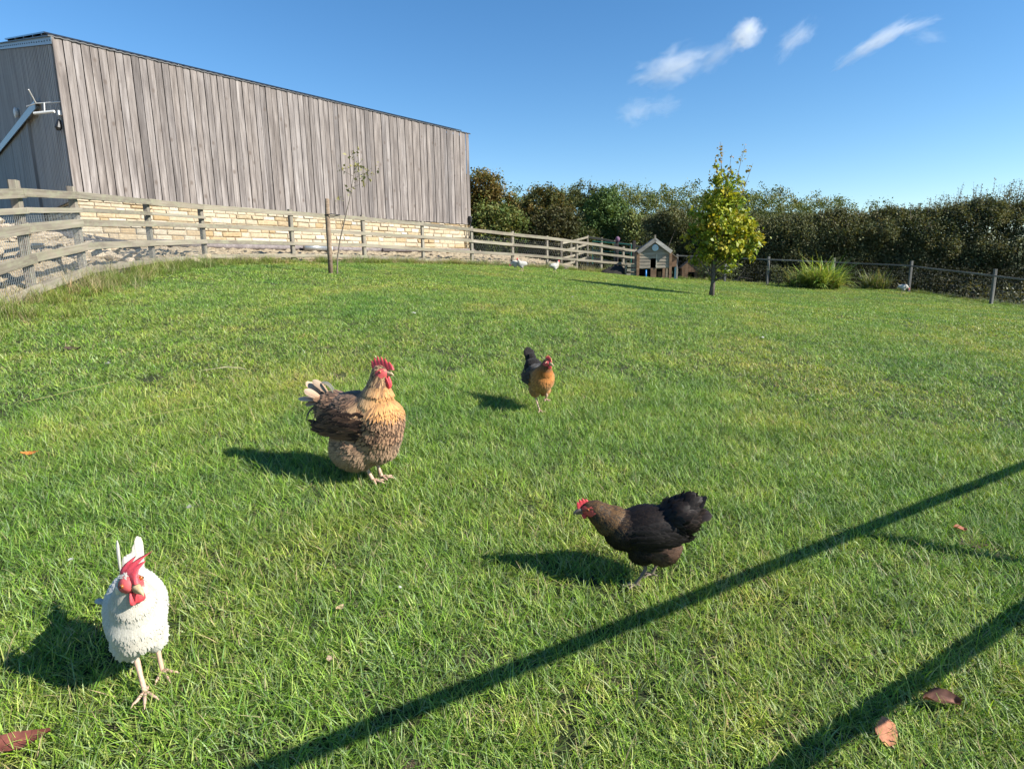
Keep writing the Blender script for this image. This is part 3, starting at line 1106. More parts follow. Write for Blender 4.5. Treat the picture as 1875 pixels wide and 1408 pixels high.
# open run below: panels, post, black board standing in for the shade behind
cpart('run_panel', [((-.14, .10), (-.02, .0), (-.06, FZ0 - .005))], M['coopbrown'])
cpart('run_post', [((.36, .46), (-.02, .04), (-.06, FZ0 - .005))], M['coopbrown'])
cpart('run_panel', [((.20, .34), (.30, .32), (-.06, .30))], M['coopbrown'])
cpart('painted_shade', [((-.62, .62), (1.0, 1.03), (-.1, FZ0 - .04))], M['dark'])
# nest box on the right with sloping lid
q = MB()
v = [mc @ Vector(p) for p in ((.665, .12, .50), (.95, .12, .50), (.95, .12, .86), (.665, .12, 1.08), (.665, 1.0, .50), (.95, 1.0, .50), (.95, 1.0, .86), (.665, 1.0, 1.08))]
q.add(v, [(0, 1, 2, 3), (5, 4, 7, 6), (0, 4, 5, 1), (1, 5, 6, 2), (4, 0, 3, 7), (3, 2, 6, 7)])
nbx = q.build('nest_box', M['coopbrown'], coop)
q = MB()
v = [mc @ Vector(p) for p in ((.66, .07, 1.10), (1.0, .07, .845), (1.0, 1.05, .845), (.66, 1.05, 1.10), (.66, .07, 1.125), (1.0, .07, .87), (1.0, 1.05, .87), (.66, 1.05, 1.125))]
q.add(v, [(3, 2, 1, 0), (4, 5, 6, 7), (0, 1, 5, 4), (1, 2, 6, 5), (2, 3, 7, 6), (3, 0, 4, 7)])
q.build('lid', M['coopwood'], nbx)
cpart('leg', [((.88, .94), (.14, .20), (-.08, .495))], plain('teal_paint', (.06, .16, .20), .6))
# feeder tube under the house
fd = thing('feeder', 'upright bright blue feeder tube under the tall hen house', 'feeder', mc @ Vector((-.34, -.03, -.02)))
q = MB()
b0 = mc @ Vector((-.34, -.08, -.02))
q.tube([b0, b0 + Vector((0, 0, .40))], .035, 10)
q.build('tube', M['blue'], fd, True)
q = MB()
q.tube([b0 + Vector((.08, -.02, -.02)), b0 + Vector((.08, -.02, .05)), b0 + Vector((.08, -.02, .08))], [.05, .06, .02], 10)
q.build('spout', plain('cream_plastic', (.55, .45, .33), .5), fd, True)

# small hen house
DB = Vector((8.40, 28.0, .85))
dco = thing('hen_house', 'low brown wooden hen house half hidden behind the young tree', 'hen house', DB, None, R_(-10))
md = WM[dco.name]
w2, e2, a2 = 1.12, .50, .98
hole = (-.24, -.02, .02, .30)
nb = 8
for k in range(nb):
    xa, xb = -w2 / 2 + k * w2 / nb + .004, -w2 / 2 + (k + 1) * w2 / nb - .004

    def tp(x):
        return a2 + (e2 - a2) * abs(x) / (w2 / 2)
    q = MB()
    lo = hole[3] if xa > hole[0] - .06 and xb < hole[1] + .08 else -.06
    v = [md @ Vector(p) for p in ((xa, 0, lo), (xb, 0, lo), (xb, 0, tp(xb)), (xa, 0, tp(xa)), (xa, .02, lo), (xb, .02, lo), (xb, .02, tp(xb)), (xa, .02, tp(xa)))]
    q.add(v, [(0, 1, 2, 3), (5, 4, 7, 6), (0, 4, 5, 1), (3, 2, 6, 7), (1, 5, 6, 2), (4, 0, 3, 7)])
    q.build('board', M['coopbrown'], dco)
q = MB()
q.box(md, (-.10, .08), (-.012, -.002), (.62, .74))
q.build('vent', M['dark'], dco)
q = MB()
q.box(md, (-.54, -.52), (.03, 1.1), (-.06, e2))
q.box(md, (.52, .54), (.03, 1.1), (-.06, e2))
q.box(md, (-.52, .52), (1.08, 1.1), (-.06, e2))
tag(q.build('side_wall', M['coopbrown'], dco), kind='stuff')
for sx in (-1, 1):
    mr_ = md @ Matrix.Translation((0, -.06, a2 + .01)) @ Matrix.Rotation(sx * math.atan2(a2 - e2, w2 / 2), 4, 'Y')
    q = MB()
    q.box(mr_, ((0, .80) if sx > 0 else (-.80, 0)), (0, 1.25), (0, .028))
    q.build('roof', wood('small_coop_roof', (.16, .10, .065), (.24, .16, .105), (.31, .22, .15)), dco)

# dark heap and stepped boards left of the tall house
M['heap'] = rough_mat('dark_heap_rough', [(.3, (.010, .009, .008)), (.7, (.04, .034, .028))], 9, .95, .05, .8)
hv = []
rs = random.Random(17)
ng = 22
for a in range(ng):
    for b in range(ng):
        u, w = a / (ng - 1) * 2 - 1, b / (ng - 1) * 2 - 1
        r = math.hypot(u, w)
        x, y = 4.62 + u * .80 + w * .1, 26.9 + w * .5
        hv.append((x, y, Z(x, y) - .05 + .40 * max(0, 1 - r ** 1.8) * (1 + .25 * u) + rs.uniform(-.03, .03)))
i = np.arange(ng * ng).reshape(ng, ng)
hq = np.c_[i[:-1, :-1].ravel(), i[:-1, 1:].ravel(), i[1:, 1:].ravel(), i[1:, :-1].ravel()]
tag(link('dark_heap', mesh_np('dark_heap', hv, hq, M['heap'])), 'dark heap beside the tall hen house', 'heap')
st = thing('steps', 'weathered timber steps beside the left leg of the tall hen house', 'steps', (5.2, 26.5, 1.0))
for k in range(3):
    mm = Matrix.Translation((5.22 + .02 * k, 26.45, Z(5.2, 26.4) + .05 + .19 * k))
    q = MB()
    q.box(mm, (-.22, .22), (-.03, .03), (-.06, .06))
    q.build('step_board', M['fence'], st)
q = MB()
q.box(Matrix.Translation((4.98, 26.5, Z(5., 26.5))), (-.035, .035), (-.03, .03), (-.1, .62))
q.build('step_post', M['post'], st)
# ------------------------------------------------------------------ foliage
def leaf_mat(name, trans=.3, rough=.5, spec=.35):
    m, t, b, o = nodes(name)
    a = nd(t, 'ShaderNodeAttribute', attribute_name='Col')
    ge = nd(t, 'ShaderNodeNewGeometry')
    g = noise(t, ge.outputs['Position'], 1.3, 3, .6)
    c = mix(t, 1., a.outputs['Color'], ramp(t, g, [(.3, (.75, .8, .8)), (.7, (1.2, 1.12, 1.05))]), 'MULTIPLY')
    t.links.new(c, b.inputs['Base Color'])
    b.inputs['Roughness'].default_value = rough
    b.inputs['Specular IOR Level'].default_value = spec
    tr = nd(t, 'ShaderNodeBsdfTranslucent')
    t.links.new(mix(t, 1., c, (1.4, 1.25, .5), 'MULTIPLY'), tr.inputs[0])
    ms = nd(t, 'ShaderNodeMixShader')
    ms.inputs[0].default_value = trans
    t.links.new(b.outputs[0], ms.inputs[1])
    t.links.new(tr.outputs[0], ms.inputs[2])
    t.links.new(ms.outputs[0], o.inputs[0])
    return m


M['leaf'] = leaf_mat('leaf', .28)
M['hedgeleaf'] = leaf_mat('hedge_leaf', .2, .7, .15)
M['bark'] = rough_mat('bark', [(.3, (.06, .048, .036)), (.5, (.12, .10, .08)), (.7, (.20, .175, .145))], 22, .95, .02, .8)
M['twig'] = rough_mat('twig', [(.3, (.10, .08, .06)), (.7, (.22, .19, .155))], 30, .9, .01, .5)


def leaves(C_, rg, size, cols, jitter=.25, up=.3, aspect=1.7, outward=None):
    """C_ (n,3) leaf centres -> folded diamond leaves (2 quads halves = 4 tris)"""
    n = len(C_)
    d = rg.normal(0, 1, (n, 3))
    if outward is not None:
        d += outward * 1.2
    d[:, 2] -= .25
    d /= np.linalg.norm(d, axis=1)[:, None]
    nr = rg.normal(0, 1, (n, 3))
    nr[:, 2] += up * 3
    nr -= d * (nr * d).sum(1)[:, None]
    nr /= np.linalg.norm(nr, axis=1)[:, None] + 1e-9
    s = np.cross(nr, d)
    L = (size * rg.uniform(1 - jitter * 1.6, 1 + jitter * 1.6, n))[:, None]
    w = L / aspect
    V = np.stack([C_ - d * L * .5, C_ + s * w * .5 + nr * w * .12 - d * L * .05, C_ + d * L * .5 - nr * L * .08, C_ - s * w * .5 + nr * w * .12 - d * L * .05], 1)
    col = np.repeat(cols[:, None, :], 4, 1)
    q = np.arange(n * 4).reshape(n, 4)
    return V.reshape(-1, 3), q, col.reshape(-1, 3)


def crown_points(rg, blobs, n, shell=.55, clump=.22, per=24):
    """leaf centres gathered in twig clumps inside ellipsoid blobs; also outward directions"""
    B = np.array(blobs, float)
    vol = B[:, 3] * B[:, 4] * B[:, 5]
    k = max(1, n // per)
    bi = rg.choice(len(B), k, p=vol / vol.sum())
    d = rg.normal(0, 1, (k, 3))
    d /= np.linalg.norm(d, axis=1)[:, None]
    rr = (shell + (1 - shell) * rg.uniform(0, 1, k)) * rg.uniform(.86, 1.10, k)
    ctr = B[bi, :3] + d * B[bi, 3:6] * rr[:, None]
    ci = rg.integers(0, k, n)
    off = rg.normal(0, 1, (n, 3)) * clump * rg.uniform(.5, 1.2, k)[ci][:, None]
    P = ctr[ci] + off + d[ci] * np.abs(rg.normal(0, clump * .4, n))[:, None]
    return P, d[ci], ci, k


def pick(rg, pal, ci, k, n, spread=.2):
    pal = np.array(pal)
    cc = pal[rg.integers(0, len(pal), k)][ci]
    ind = pal[rg.integers(0, len(pal), n)]
    return (cc * .65 + ind * .35) * rg.uniform(1 - spread, 1 + spread, (n, 1))


def limb_tree(mbq, rg, base, top, r0, targets, sway=.06):
    """tapered trunk and limbs reaching into the crown"""
    base, top = Vector(base), Vector(top)
    H = (top - base).length
    pts, rad = [], []
    for k in range(8):
        s = k / 7
        pts.append(base.lerp(top, s) + Vector((rg.normal(0, sway), rg.normal(0, sway), 0)) * (s > 0) * H * .12)
        rad.append(r0 * (1.25 if k == 0 else 1) * (1 - .82 * s))
    mbq.tube(pts, rad, 8)
    for tg in targets:
        tg = Vector(tg)
        s = min(.92, max(.12, (tg.z - base.z) / H * rg.uniform(.45, .75)))
        i = s * 7
        a = pts[int(i)].lerp(pts[min(int(i) + 1, 7)], i - int(i))
        m = a.lerp(tg, .5) + Vector((rg.normal(0, .05), rg.normal(0, .05), rg.uniform(-.05, .1))) * H * .3
        r = r0 * (1 - .82 * s) * .5
        mbq.tube([a, a.lerp(m, .5), m, m.lerp(tg, .6), tg], [r, r * .8, r * .55, r * .35, r * .12], 5)


def tree(label, cat, loc, blobs, n, size, pal, trunk, seed, mat='leaf', clump=.25, shell=.5, group=None, name='tree', r0=.12, per=24, nl=10, up=.3):
    rg = np.random.default_rng(seed)
    t = thing(name, label, cat, loc, group)
    P, d, ci, k = crown_points(rg, blobs, n, shell, clump, per)
    V, Q, C = leaves(P, rg, size, pick(rg, pal, ci, k, n), outward=d, up=up)
    V = V + np.array(loc)
    link('crown', mesh_np('crown', V, Q, M[mat], False, C), t)
    q = MB()
    tg = []
    for _ in range(nl):
        b = blobs[rg.integers(0, len(blobs))]
        dd = rg.normal(0, 1, 3)
        dd /= np.linalg.norm(dd)
        tg.append(np.array(b[:3]) + dd * np.array(b[3:6]) * .75 + np.array(loc))
    limb_tree(q, rg, Vector(loc) - Vector((0, 0, .15)), Vector(loc) + Vector(trunk), r0, tg)
    q.build('trunk', M['bark'], t, True)
    return t


# the yellow-green young tree on the lawn
YT = (5.67, 17.24, .573)
yg = [(.23, .31, .03), (.30, .36, .035), (.40, .40, .045), (.17, .26, .03), (.44, .36, .045), (.13, .21, .025)]
yt = tree('young tree with yellow green autumn leaves standing alone on the lawn', 'tree', YT,
          [(.38, 0, 1.55, .82, .8, .58), (.32, .05, 2.05, .76, .76, .56), (.27, 0, 2.5, .54, .54, .46), (.26, 0, .90, .60, .58, .40), (.18, .0, 2.95, .34, .34, .42), (.12, 0, 3.4, .18, .18, .36), (.55, -.05, 2.9, .22, .2, .45), (-.30, .1, 1.6, .50, .5, .55), (-.2, .1, 1.15, .45, .5, .4), (-.1, 0, 2.3, .5, .5, .5), (.85, -.1, 1.4, .42, .4, .4)],
          6300, .125, yg, (.16, 0, 3.5), 5, 'leaf', .085, .38, None, 'tree', .072, 20, 22, .15)
rg = np.random.default_rng(77)
tops = []
cc = []
for (x0, z0, x1, z1, k) in ((.12, 3.6, .06, 4.1, 26), (.5, 3.1, .72, 4.0, 30), (.3, 3.2, .36, 3.75, 16), (.7, 2.8, .95, 3.5, 20), (-.1, 2.9, -.22, 3.35, 12), (.0, 3.3, -.08, 3.8, 14)):
    s = rg.uniform(0, 1, k)
    tops.append(np.c_[x0 + (x1 - x0) * s, rg.normal(0, .06, k), z0 + (z1 - z0) * s] + rg.normal(0, .045, (k, 3)))
P = np.concatenate(tops) + np.array(YT)
cols = np.array([(.34, .24, .05), (.30, .27, .05), (.36, .20, .06)])[rg.integers(0, 3, len(P))] * rg.uniform(.7, 1.1, (len(P), 1))
V, Q, C = leaves(P, rg, .09, cols)
link('crown', mesh_np('crown', V, Q, M['leaf'], False, C), yt)
q = MB()
for (x0, z0, x1, z1) in ((.12, 2.9, .06, 4.12), (.35, 2.4, .73, 4.02), (.25, 2.7, .37, 3.8), (.5, 2.2, .97, 3.55)):
    a, b = Vector((YT[0] + x0, YT[1], YT[2] + z0)), Vector((YT[0] + x1, YT[1], YT[2] + z1))
    q.tube([a, a.lerp(b, .5) + Vector((.02, 0, 0)), b], [.012, .008, .003], 5)
q.build('shoot', M['twig'], yt)

# staked sapling
sp = thing('sapling', 'thin leaning sapling with few leaves beside its wooden stake', 'sapling', (-4.20, 14.9, 1.35))
q = MB()
sp_pts = [(-4.20, 14.9, 1.30), (-4.17, 14.9, 1.7), (-4.08, 14.92, 2.15), (-3.92, 14.9, 2.65), (-3.78, 14.9, 3.1), (-3.66, 14.9, 3.6), (-3.60, 14.9, 4.05)]
q.tube(sp_pts, [.022, .02, .018, .015, .012, .008, .004], 6)
tw = [((-3.66, 14.9, 3.6), (-3.95, 14.8, 3.75)), ((-3.66, 14.9, 3.55), (-3.33, 15.0, 3.72)), ((-3.63, 14.9, 3.75), (-3.4, 14.8, 3.95)), ((-3.72, 14.9, 3.35), (-3.5, 14.9, 3.42)), ((-4.0, 14.9, 2.4), (-4.1, 14.9, 2.95)), ((-3.75, 14.9, 3.2), (-3.85, 14.9, 3.3))]
for a, b in tw:
    q.tube([a, b], [.007, .003], 5)
q.build('stem', M['twig'], sp)
rg = np.random.default_rng(31)
P = []
for (c, k, s) in (((-3.58, 14.9, 4.08), 16, .10), ((-3.38, 14.95, 3.75), 34, .14), ((-3.45, 14.9, 3.6), 20, .12), ((-3.92, 14.85, 3.74), 8, .07), ((-3.62, 14.9, 3.8), 10, .09), ((-3.5, 14.9, 3.42), 7, .06), ((-3.75, 14.9, 3.3), 6, .06), ((-4.05, 14.9, 3.08), 7, .07)):
    P.append(np.array(c) + rg.normal(0, s, (k, 3)))
P = np.concatenate(P)
V, Q, C = leaves(P, rg, .085, np.array([(.26, .25, .12), (.30, .27, .10), (.20, .20, .10)])[rg.integers(0, 3, len(P))])
link('crown', mesh_np('crown', V, Q, M['leaf'], False, C), sp)
q = MB()
q.tube([(-4.345, 14.86, 1.2), (-4.33, 14.86, 2.0), (-4.325, 14.86, 2.7), (-4.31, 14.86, 3.08), (-4.31, 14.86, 3.10)], [.058, .057, .056, .055, .045], 10)
so_ = q.build('stake', M['stake'], None, True)
tag(so_, 'round brown wooden stake standing in the grass before the barn', 'stake')
q = MB()
q.tube([(-4.37, 14.8, 2.72), (-4.2, 14.8, 2.74), (-4.03, 14.87, 2.72), (-4.2, 14.94, 2.7), (-4.37, 14.93, 2.71), (-4.37, 14.8, 2.72)], .012, 5)
q.build('tree_tie', M['black'], so_)

# trees and shrubs behind the back fence
ol = [(0.099, 0.149, 0.04), (0.136, 0.186, 0.054), (0.186, 0.211, 0.069), (0.074, 0.118, 0.035), (0.235, 0.211, 0.074)]
br = [(0.153, 0.135, 0.048), (0.217, 0.153, 0.053), (0.12, 0.131, 0.044), (0.261, 0.17, 0.057), (0.098, 0.12, 0.039)]
gr = [(0.086, 0.149, 0.045), (0.117, 0.192, 0.063), (0.158, 0.225, 0.081), (0.063, 0.112, 0.036)]
pa = [(0.164, 0.207, 0.076), (0.217, 0.261, 0.108), (0.131, 0.184, 0.065), (0.261, 0.271, 0.12)]
dk = [(0.048, 0.07, 0.024), (0.067, 0.09, 0.031), (0.094, 0.109, 0.043), (0.122, 0.122, 0.055)]


def bt(label, x, y, blobs, n, pal, seed, size=.135, group='trees and shrubs behind the back fence', **k):
    z = Z(x, y)
    zt = max(b[2] + b[5] for b in blobs)
    return tree(label, 'tree', (x, y, z), blobs, n, size, pal, (0, 0, zt * .75), seed, 'hedgeleaf', k.pop('clump', .15), k.pop('shell', .62), group, 'tree', k.pop('r0', .13), 34, 8)


bt('brownish rounded tree rising just right of the barn end', -1.0, 36, [(-.6, 0, 4.2, 1.3, 1.2, 1.15), (.2, 0, 3.6, 1.0, 1.0, 1.0), (-1.2, 0, 3.4, 1.2, 1.1, 1.1)], 13000, br, 41)
bt('tall shrub of dull green leaves at the barn end below the brown tree', -.4, 33.5, [(-.6, 0, 1.5, 1.2, .9, 1.4), (.5, 0, 1.5, 1.2, .9, 1.35), (.1, 0, 2.3, 1.0, .8, .9), (-.9, 0, 2.6, .7, .7, .7)], 14000, ol, 42)
bt('broad dark tree with russet top behind the rail fence', 1.7, 36, [(.1, 0, 3.2, 1.3, 1.2, 1.3), (.9, -.2, 2.9, 1.2, 1.1, 1.2), (-.7, .1, 2.4, 1.2, 1.1, 1.2), (.5, 0, 3.9, .7, .7, .6)], 15000, br[:3] + dk[:2], 43)
bt('greyish green willowy shrub in front of the russet tree', 2.35, 33.5, [(0, 0, 1.6, 1.2, .9, 1.5), (-1.1, .1, 1.4, .9, .8, 1.2), (.6, 0, 2.4, .8, .7, .8)], 15000, [(.07, .08, .035), (.09, .09, .045), (.055, .065, .028), (.10, .085, .04)], 44)
bt('thin wispy tree top showing above the shrubs', 5.1, 44, [(.1, 0, 5.2, .9, .8, .7), (-.5, 0, 4.6, .8, .8, .7), (.6, 0, 4.4, .7, .7, .7)], 3500, dk, 45, clump=.16)
bt('dense rounded green tree behind the pen fence', 5.5, 36.5, [(0, 0, 2.9, 1.35, 1.2, 1.5), (-.8, .1, 2.0, 1.1, 1.0, 1.5), (.6, 0, 2.2, 1.3, 1.0, 1.6), (.1, 0, 3.9, .85, .8, .75)], 21000, gr, 46)
bt('pale green shrub with sunlit leaves right of the rounded tree', 7.1, 35.0, [(0, 0, 1.7, .75, .7, 1.6), (.3, 0, 1.0, .8, .7, 1.0), (-.3, 0, 2.5, .6, .6, .8)], 10000, pa, 47)
bt('low dark bush filling the gap behind the pen gate', 4.0, 35.0, [(0, 0, 1.2, 1.3, .8, 1.2), (1.6, .3, 1.0, 1.2, .8, 1.0), (-1.4, .2, 1.2, 1.1, .8, 1.1)], 11000, dk + ol[:1], 48)

# the long dark hedge
rg = np.random.default_rng(60)
HP = np.array([(7.0, 32.4, 3.95), (9.3, 32.2, 4.15), (12.7, 31.2, 3.95), (15.8, 30.6, 4.15), (18.3, 30.2, 3.75), (20.6, 29.9, 3.85), (22.8, 29.6, 4.2), (25.5, 29.2, 4.4), (29.0, 28.6, 4.5), (33.0, 28.0, 4.5)])


def hedge_at(s):
    i = np.clip(s, 0, 1) * (len(HP) - 1)
    return np.stack([np.interp(i, np.arange(len(HP)), HP[:, k]) for k in range(3)], -1)


hedge = thing('hedge', 'tall dense dark hedge running along the far right side of the paddock', 'hedge', (12.4, 30, .6))
n = 215000
per = 26
k = n // per
s = rg.uniform(0, 1, k)
c = hedge_at(s)
tan = hedge_at(s + .004) - hedge_at(s - .004)
tan[:, 2] = 0
tan /= np.linalg.norm(tan, axis=1)[:, None]
nrm = np.c_[tan[:, 1], -tan[:, 0], np.zeros(k)] * -1
nrm = np.where(((-c) * nrm).sum(1)[:, None] > 0, nrm, -nrm)         # towards the paddock
zg = ZZ(c[:, 0], c[:, 1])
def vnoise(u, w, seed):
    """smooth 2-D value noise"""
    T = np.random.default_rng(seed).uniform(-1, 1, (256, 64))
    a, b = np.floor(u).astype(int), np.floor(w).astype(int)
    fu, fw = u - a, w - b
    fu, fw = fu * fu * (3 - 2 * fu), fw * fw * (3 - 2 * fw)
    g = lambda i_, j_: T[i_ % 256, j_ % 64]
    return (g(a, b) * (1 - fu) + g(a + 1, b) * fu) * (1 - fw) + (g(a, b + 1) * (1 - fu) + g(a + 1, b + 1) * fu) * fw


sl_ = s * 27.0                                            # metres along
topz = c[:, 2] + .26 * vnoise(sl_ / 1.7, sl_ * 0, 1) + .12 * vnoise(sl_ / .6, sl_ * 0, 2) - .15
v_ = rg.uniform(0, 1, k)
kind_ = rg.uniform(0, 1, k)
face = kind_ < .70
core = kind_ > .84
zz = np.where(face, zg + .05 + (topz - zg) * v_ ** .75, np.where(core, zg + (topz - .2 - zg) * v_ ** .8, topz - np.abs(rg.normal(0, .25, k))))
hh = np.clip((zz - zg) / (topz - zg), 0, 1)
bulge = .55 + .75 * np.sin(np.clip(hh * 1.15, 0, 1) * math.pi * .62) - .75 * np.clip((hh - .72) / .28, 0, 1) ** 2
lump = .55 * vnoise(sl_ / 1.25, zz / .95, 3) + .28 * vnoise(sl_ / .5, zz / .45, 4)
dep = np.where(face, bulge + lump + rg.normal(0, .07, k) - np.abs(rg.normal(0, .16, k)), np.where(core, rg.uniform(-.6, .35, k), rg.uniform(-1.2, .7, k)))
ctr = np.c_[c[:, 0] + nrm[:, 0] * dep, c[:, 1] + nrm[:, 1] * dep, zz]
ci = rg.integers(0, k, n)
P = ctr[ci] + rg.normal(0, .13, (n, 3))
hp_ = [(.105, .125, .050), (.135, .145, .068), (.085, .105, .045), (.15, .145, .078), (.11, .13, .060), (.175, .16, .095), (.06, .075, .034)]
V, Q, C = leaves(P, rg, .10, pick(rg, hp_, ci, k, n, .3), outward=nrm[ci] * .6, up=.25)
tag(link('foliage', mesh_np('foliage', V, Q, M['hedgeleaf'], False, C), hedge), kind='stuff')
# dark heart of stems
q = MB()
for i in range(240):
    s_ = rg.uniform(0, 1)
    c_ = hedge_at(np.array([s_]))[0]
    x, y = c_[0] + rg.normal(0, .45), c_[1] + rg.normal(0, .45)
    z0 = Z(x, y)
    h = (c_[2] - z0) * rg.uniform(.55, 1.0)
    lx, ly = rg.normal(0, .35, 2)
    r = rg.uniform(.015, .05)
    q.tube([(x, y, z0 - .1), (x + lx * .4, y + ly * .4, z0 + h * .5), (x + lx, y + ly, z0 + h)], [r, r * .7, r * .25], 5)
tag(q.build('stem', M['bark'], hedge), kind='stuff')
# long shoots standing above the top at the right end
q = MB()
LP_, DP_ = [], []
for i in range(330):
    s_ = rg.uniform(.2, 1.0) ** .6
    c_ = hedge_at(np.array([s_]))[0]
    x, y = c_[0] + rg.normal(0, .5), c_[1] + rg.normal(0, .5)
    big = np.clip((s_ - .45) / .25, 0, 1)
    h = rg.uniform(.2, .45) + rg.uniform(0, .75) * big * (rg.uniform() < .7)
    a = Vector((x, y, c_[2] - .35))
    b = Vector((x + rg.normal(0, .12), y + rg.normal(0, .12), c_[2] + h))
    q.tube([a, a.lerp(b, .5) + Vector((rg.normal(0, .03), 0, 0)), b], [.012, .008, .003], 4)
    m_n = int(12 + 26 * h)
    w = rg.uniform(0, 1, m_n)
    LP_.append(np.array(a)[None] * (1 - w[:, None]) + np.array(b)[None] * w[:, None] + rg.normal(0, .05, (m_n, 3)))
tag(q.build('shoot', M['twig'], hedge), kind='stuff')
P = np.concatenate(LP_)
V, Q, C = leaves(P, rg, .075, np.array(hp_)[rg.integers(0, 6, len(P))] * 1.1)
tag(link('shoot_leaf', mesh_np('shoot_leaf', V, Q, M['hedgeleaf'], False, C), hedge), kind='stuff')

# weeds added between fence and hedge, the strip's shade put into their leaf colour
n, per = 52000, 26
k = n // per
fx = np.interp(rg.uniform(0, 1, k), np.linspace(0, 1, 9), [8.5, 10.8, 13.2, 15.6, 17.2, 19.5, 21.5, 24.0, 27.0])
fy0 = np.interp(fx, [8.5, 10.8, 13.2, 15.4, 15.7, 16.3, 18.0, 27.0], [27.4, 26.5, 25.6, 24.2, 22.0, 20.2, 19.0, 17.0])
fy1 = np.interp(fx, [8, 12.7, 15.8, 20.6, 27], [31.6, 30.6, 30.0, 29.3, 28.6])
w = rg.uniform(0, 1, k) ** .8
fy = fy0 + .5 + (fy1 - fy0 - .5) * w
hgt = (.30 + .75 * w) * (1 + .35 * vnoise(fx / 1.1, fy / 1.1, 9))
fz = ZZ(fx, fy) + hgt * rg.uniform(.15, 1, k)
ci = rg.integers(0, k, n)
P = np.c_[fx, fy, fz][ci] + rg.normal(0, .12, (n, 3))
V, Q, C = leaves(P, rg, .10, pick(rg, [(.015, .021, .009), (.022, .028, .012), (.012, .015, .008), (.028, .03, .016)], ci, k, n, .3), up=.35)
tag(link('undergrowth', mesh_np('undergrowth', V, Q, M['hedgeleaf'], False, C)), 'weeds added between the stock fence and the hedge, coloured dark for shade', 'undergrowth', None, 'stuff')

# far wood on the rise behind
rg = np.random.default_rng(71)
n, per = 60000, 30
k = n // per
fx = rg.uniform(-6, 34, k)
fy = 62 + rg.normal(0, 3.0, k)
ft = 8.6 - .012 * (fx - 12) ** 2 * .3 + .35 * np.sin(fx * 1.3) + .25 * np.sin(fx * 3.1)
fz = ft - np.abs(rg.normal(0, 1.3, k))
ci = rg.integers(0, k, n)
P = np.c_[fx, fy, fz][ci] + rg.normal(0, .2, (n, 3))
V, Q, C = leaves(P, rg, .17, pick(rg, [tuple(.9 * q for q in t_) for t_ in pa + ol], ci, k, n, .25), up=.4)
wood_o = link('far_wood', mesh_np('far_wood', V, Q, M['hedgeleaf'], False, C))
tag(wood_o, 'distant sunlit wood along the skyline behind the hedge', 'wood', None, 'stuff')
hill = []
hx = np.linspace(-60, 90, 60)
hy = np.linspace(56, 160, 20)
HX, HY = np.meshgrid(hx, hy)
HZ = -1 + 8.6 * np.clip((HY - 56) / 8, 0, 1) ** .6 - np.clip((HX - 30) / 40, 0, 1) * 6 - .0
i = np.arange(HX.size).reshape(HX.shape)
link_h = link('hill', mesh_np('hill', np.c_[HX.ravel(), HY.ravel(), HZ.ravel() - .6], np.c_[i[:-1, :-1].ravel(), i[:-1, 1:].ravel(), i[1:, 1:].ravel(), i[1:, :-1].ravel()], rough_mat('hill_scrub', [(.3, (.03, .04, .014)), (.7, (.06, .075, .028))], .8), True))
tag(link_h, 'wooded rise behind the hedge', None, None, 'structure')

# ------------------------------------------------------------------ hens and the cockerel
M['plumage'] = vcol('plumage', .8, .10, 0, .18, 260, sheen=.15)
M['gloss_plumage'] = vcol('gloss_plumage', .58, .18, 0, .2, 260)
M['skin'] = vcol('bird_skin', .6, .3, 0, .10, 300)
M['comb'] = rough_mat('comb_flesh', [(.3, (.52, .045, .060)), (.7, (.68, .085, .095))], 160, .5, .0015, .4, 0, 3, .4)
_ct = M['comb'].node_tree.nodes
for _q in _ct:
    if _q.type == 'BSDF_PRINCIPLED':
        _q.inputs['Subsurface Weight'].default_value = .25
        _q.inputs['Subsurface Radius'].default_value = (.012, .003, .002)
        _q.inputs['Subsurface Scale'].default_value = 1.
M['beak'] = rough_mat('beak_horn', [(.3, (.36, .26, .13)), (.7, (.52, .42, .26))], 90, .4, .001, .2)
M['darkbeak'] = rough_mat('dark_beak_horn', [(.3, (.07, .055, .05)), (.7, (.2, .15, .12))], 90, .4, .001, .2)
M['leg_pale'] = rough_mat('pale_leg_scales', [(.3, (.44, .27, .19)), (.7, (.60, .42, .31))], 190, .6, .002, .5)
M['leg_dark'] = rough_mat('dark_leg_scales', [(.3, (.11, .085, .075)), (.7, (.22, .17, .145))], 190, .6, .002, .5)
M['lobe'] = plain('ear_lobe_skin', (.62, .55, .47), .6)
M['iris'] = plain('iris', (.28, .085, .018), .15)
M['pupil'] = plain('pupil', (.004, .004, .004), .08, 0, .6)


def sdf_body(name, balls, voxel, smooth=14):
    bm = bmesh.new()
    for b in balls:
        c, r = Vector(b[:3]), b[3:]
        r = r if len(r) >= 3 else (r[0],) * 3
        mt = Matrix.Translation(c)
        if len(b) > 6:
            mt = mt @ Matrix.Rotation(b[6], 4, 'Y')
        bmesh.ops.create_icosphere(bm, subdivisions=3, radius=1, matrix=mt @ Matrix.Diagonal((*r[:3], 1)))
    me = bpy.data.meshes.new(name)
    bm.to_mesh(me)
    bm.free()
    o = bpy.data.objects.new('tmp', me)
    COL.objects.link(o)
    r = o.modifiers.new('r', 'REMESH')
    r.mode = 'VOXEL'
    r.voxel_size = voxel
    s = o.modifiers.new('s', 'SMOOTH')
    s.factor = .6
    s.iterations = smooth
    dg = bpy.context.evaluated_depsgraph_get()
    out = bpy.data.meshes.new_from_object(o.evaluated_get(dg))
    bpy.data.objects.remove(o, do_unlink=True)
    bpy.data.meshes.remove(me)
    out.name = name
    return out


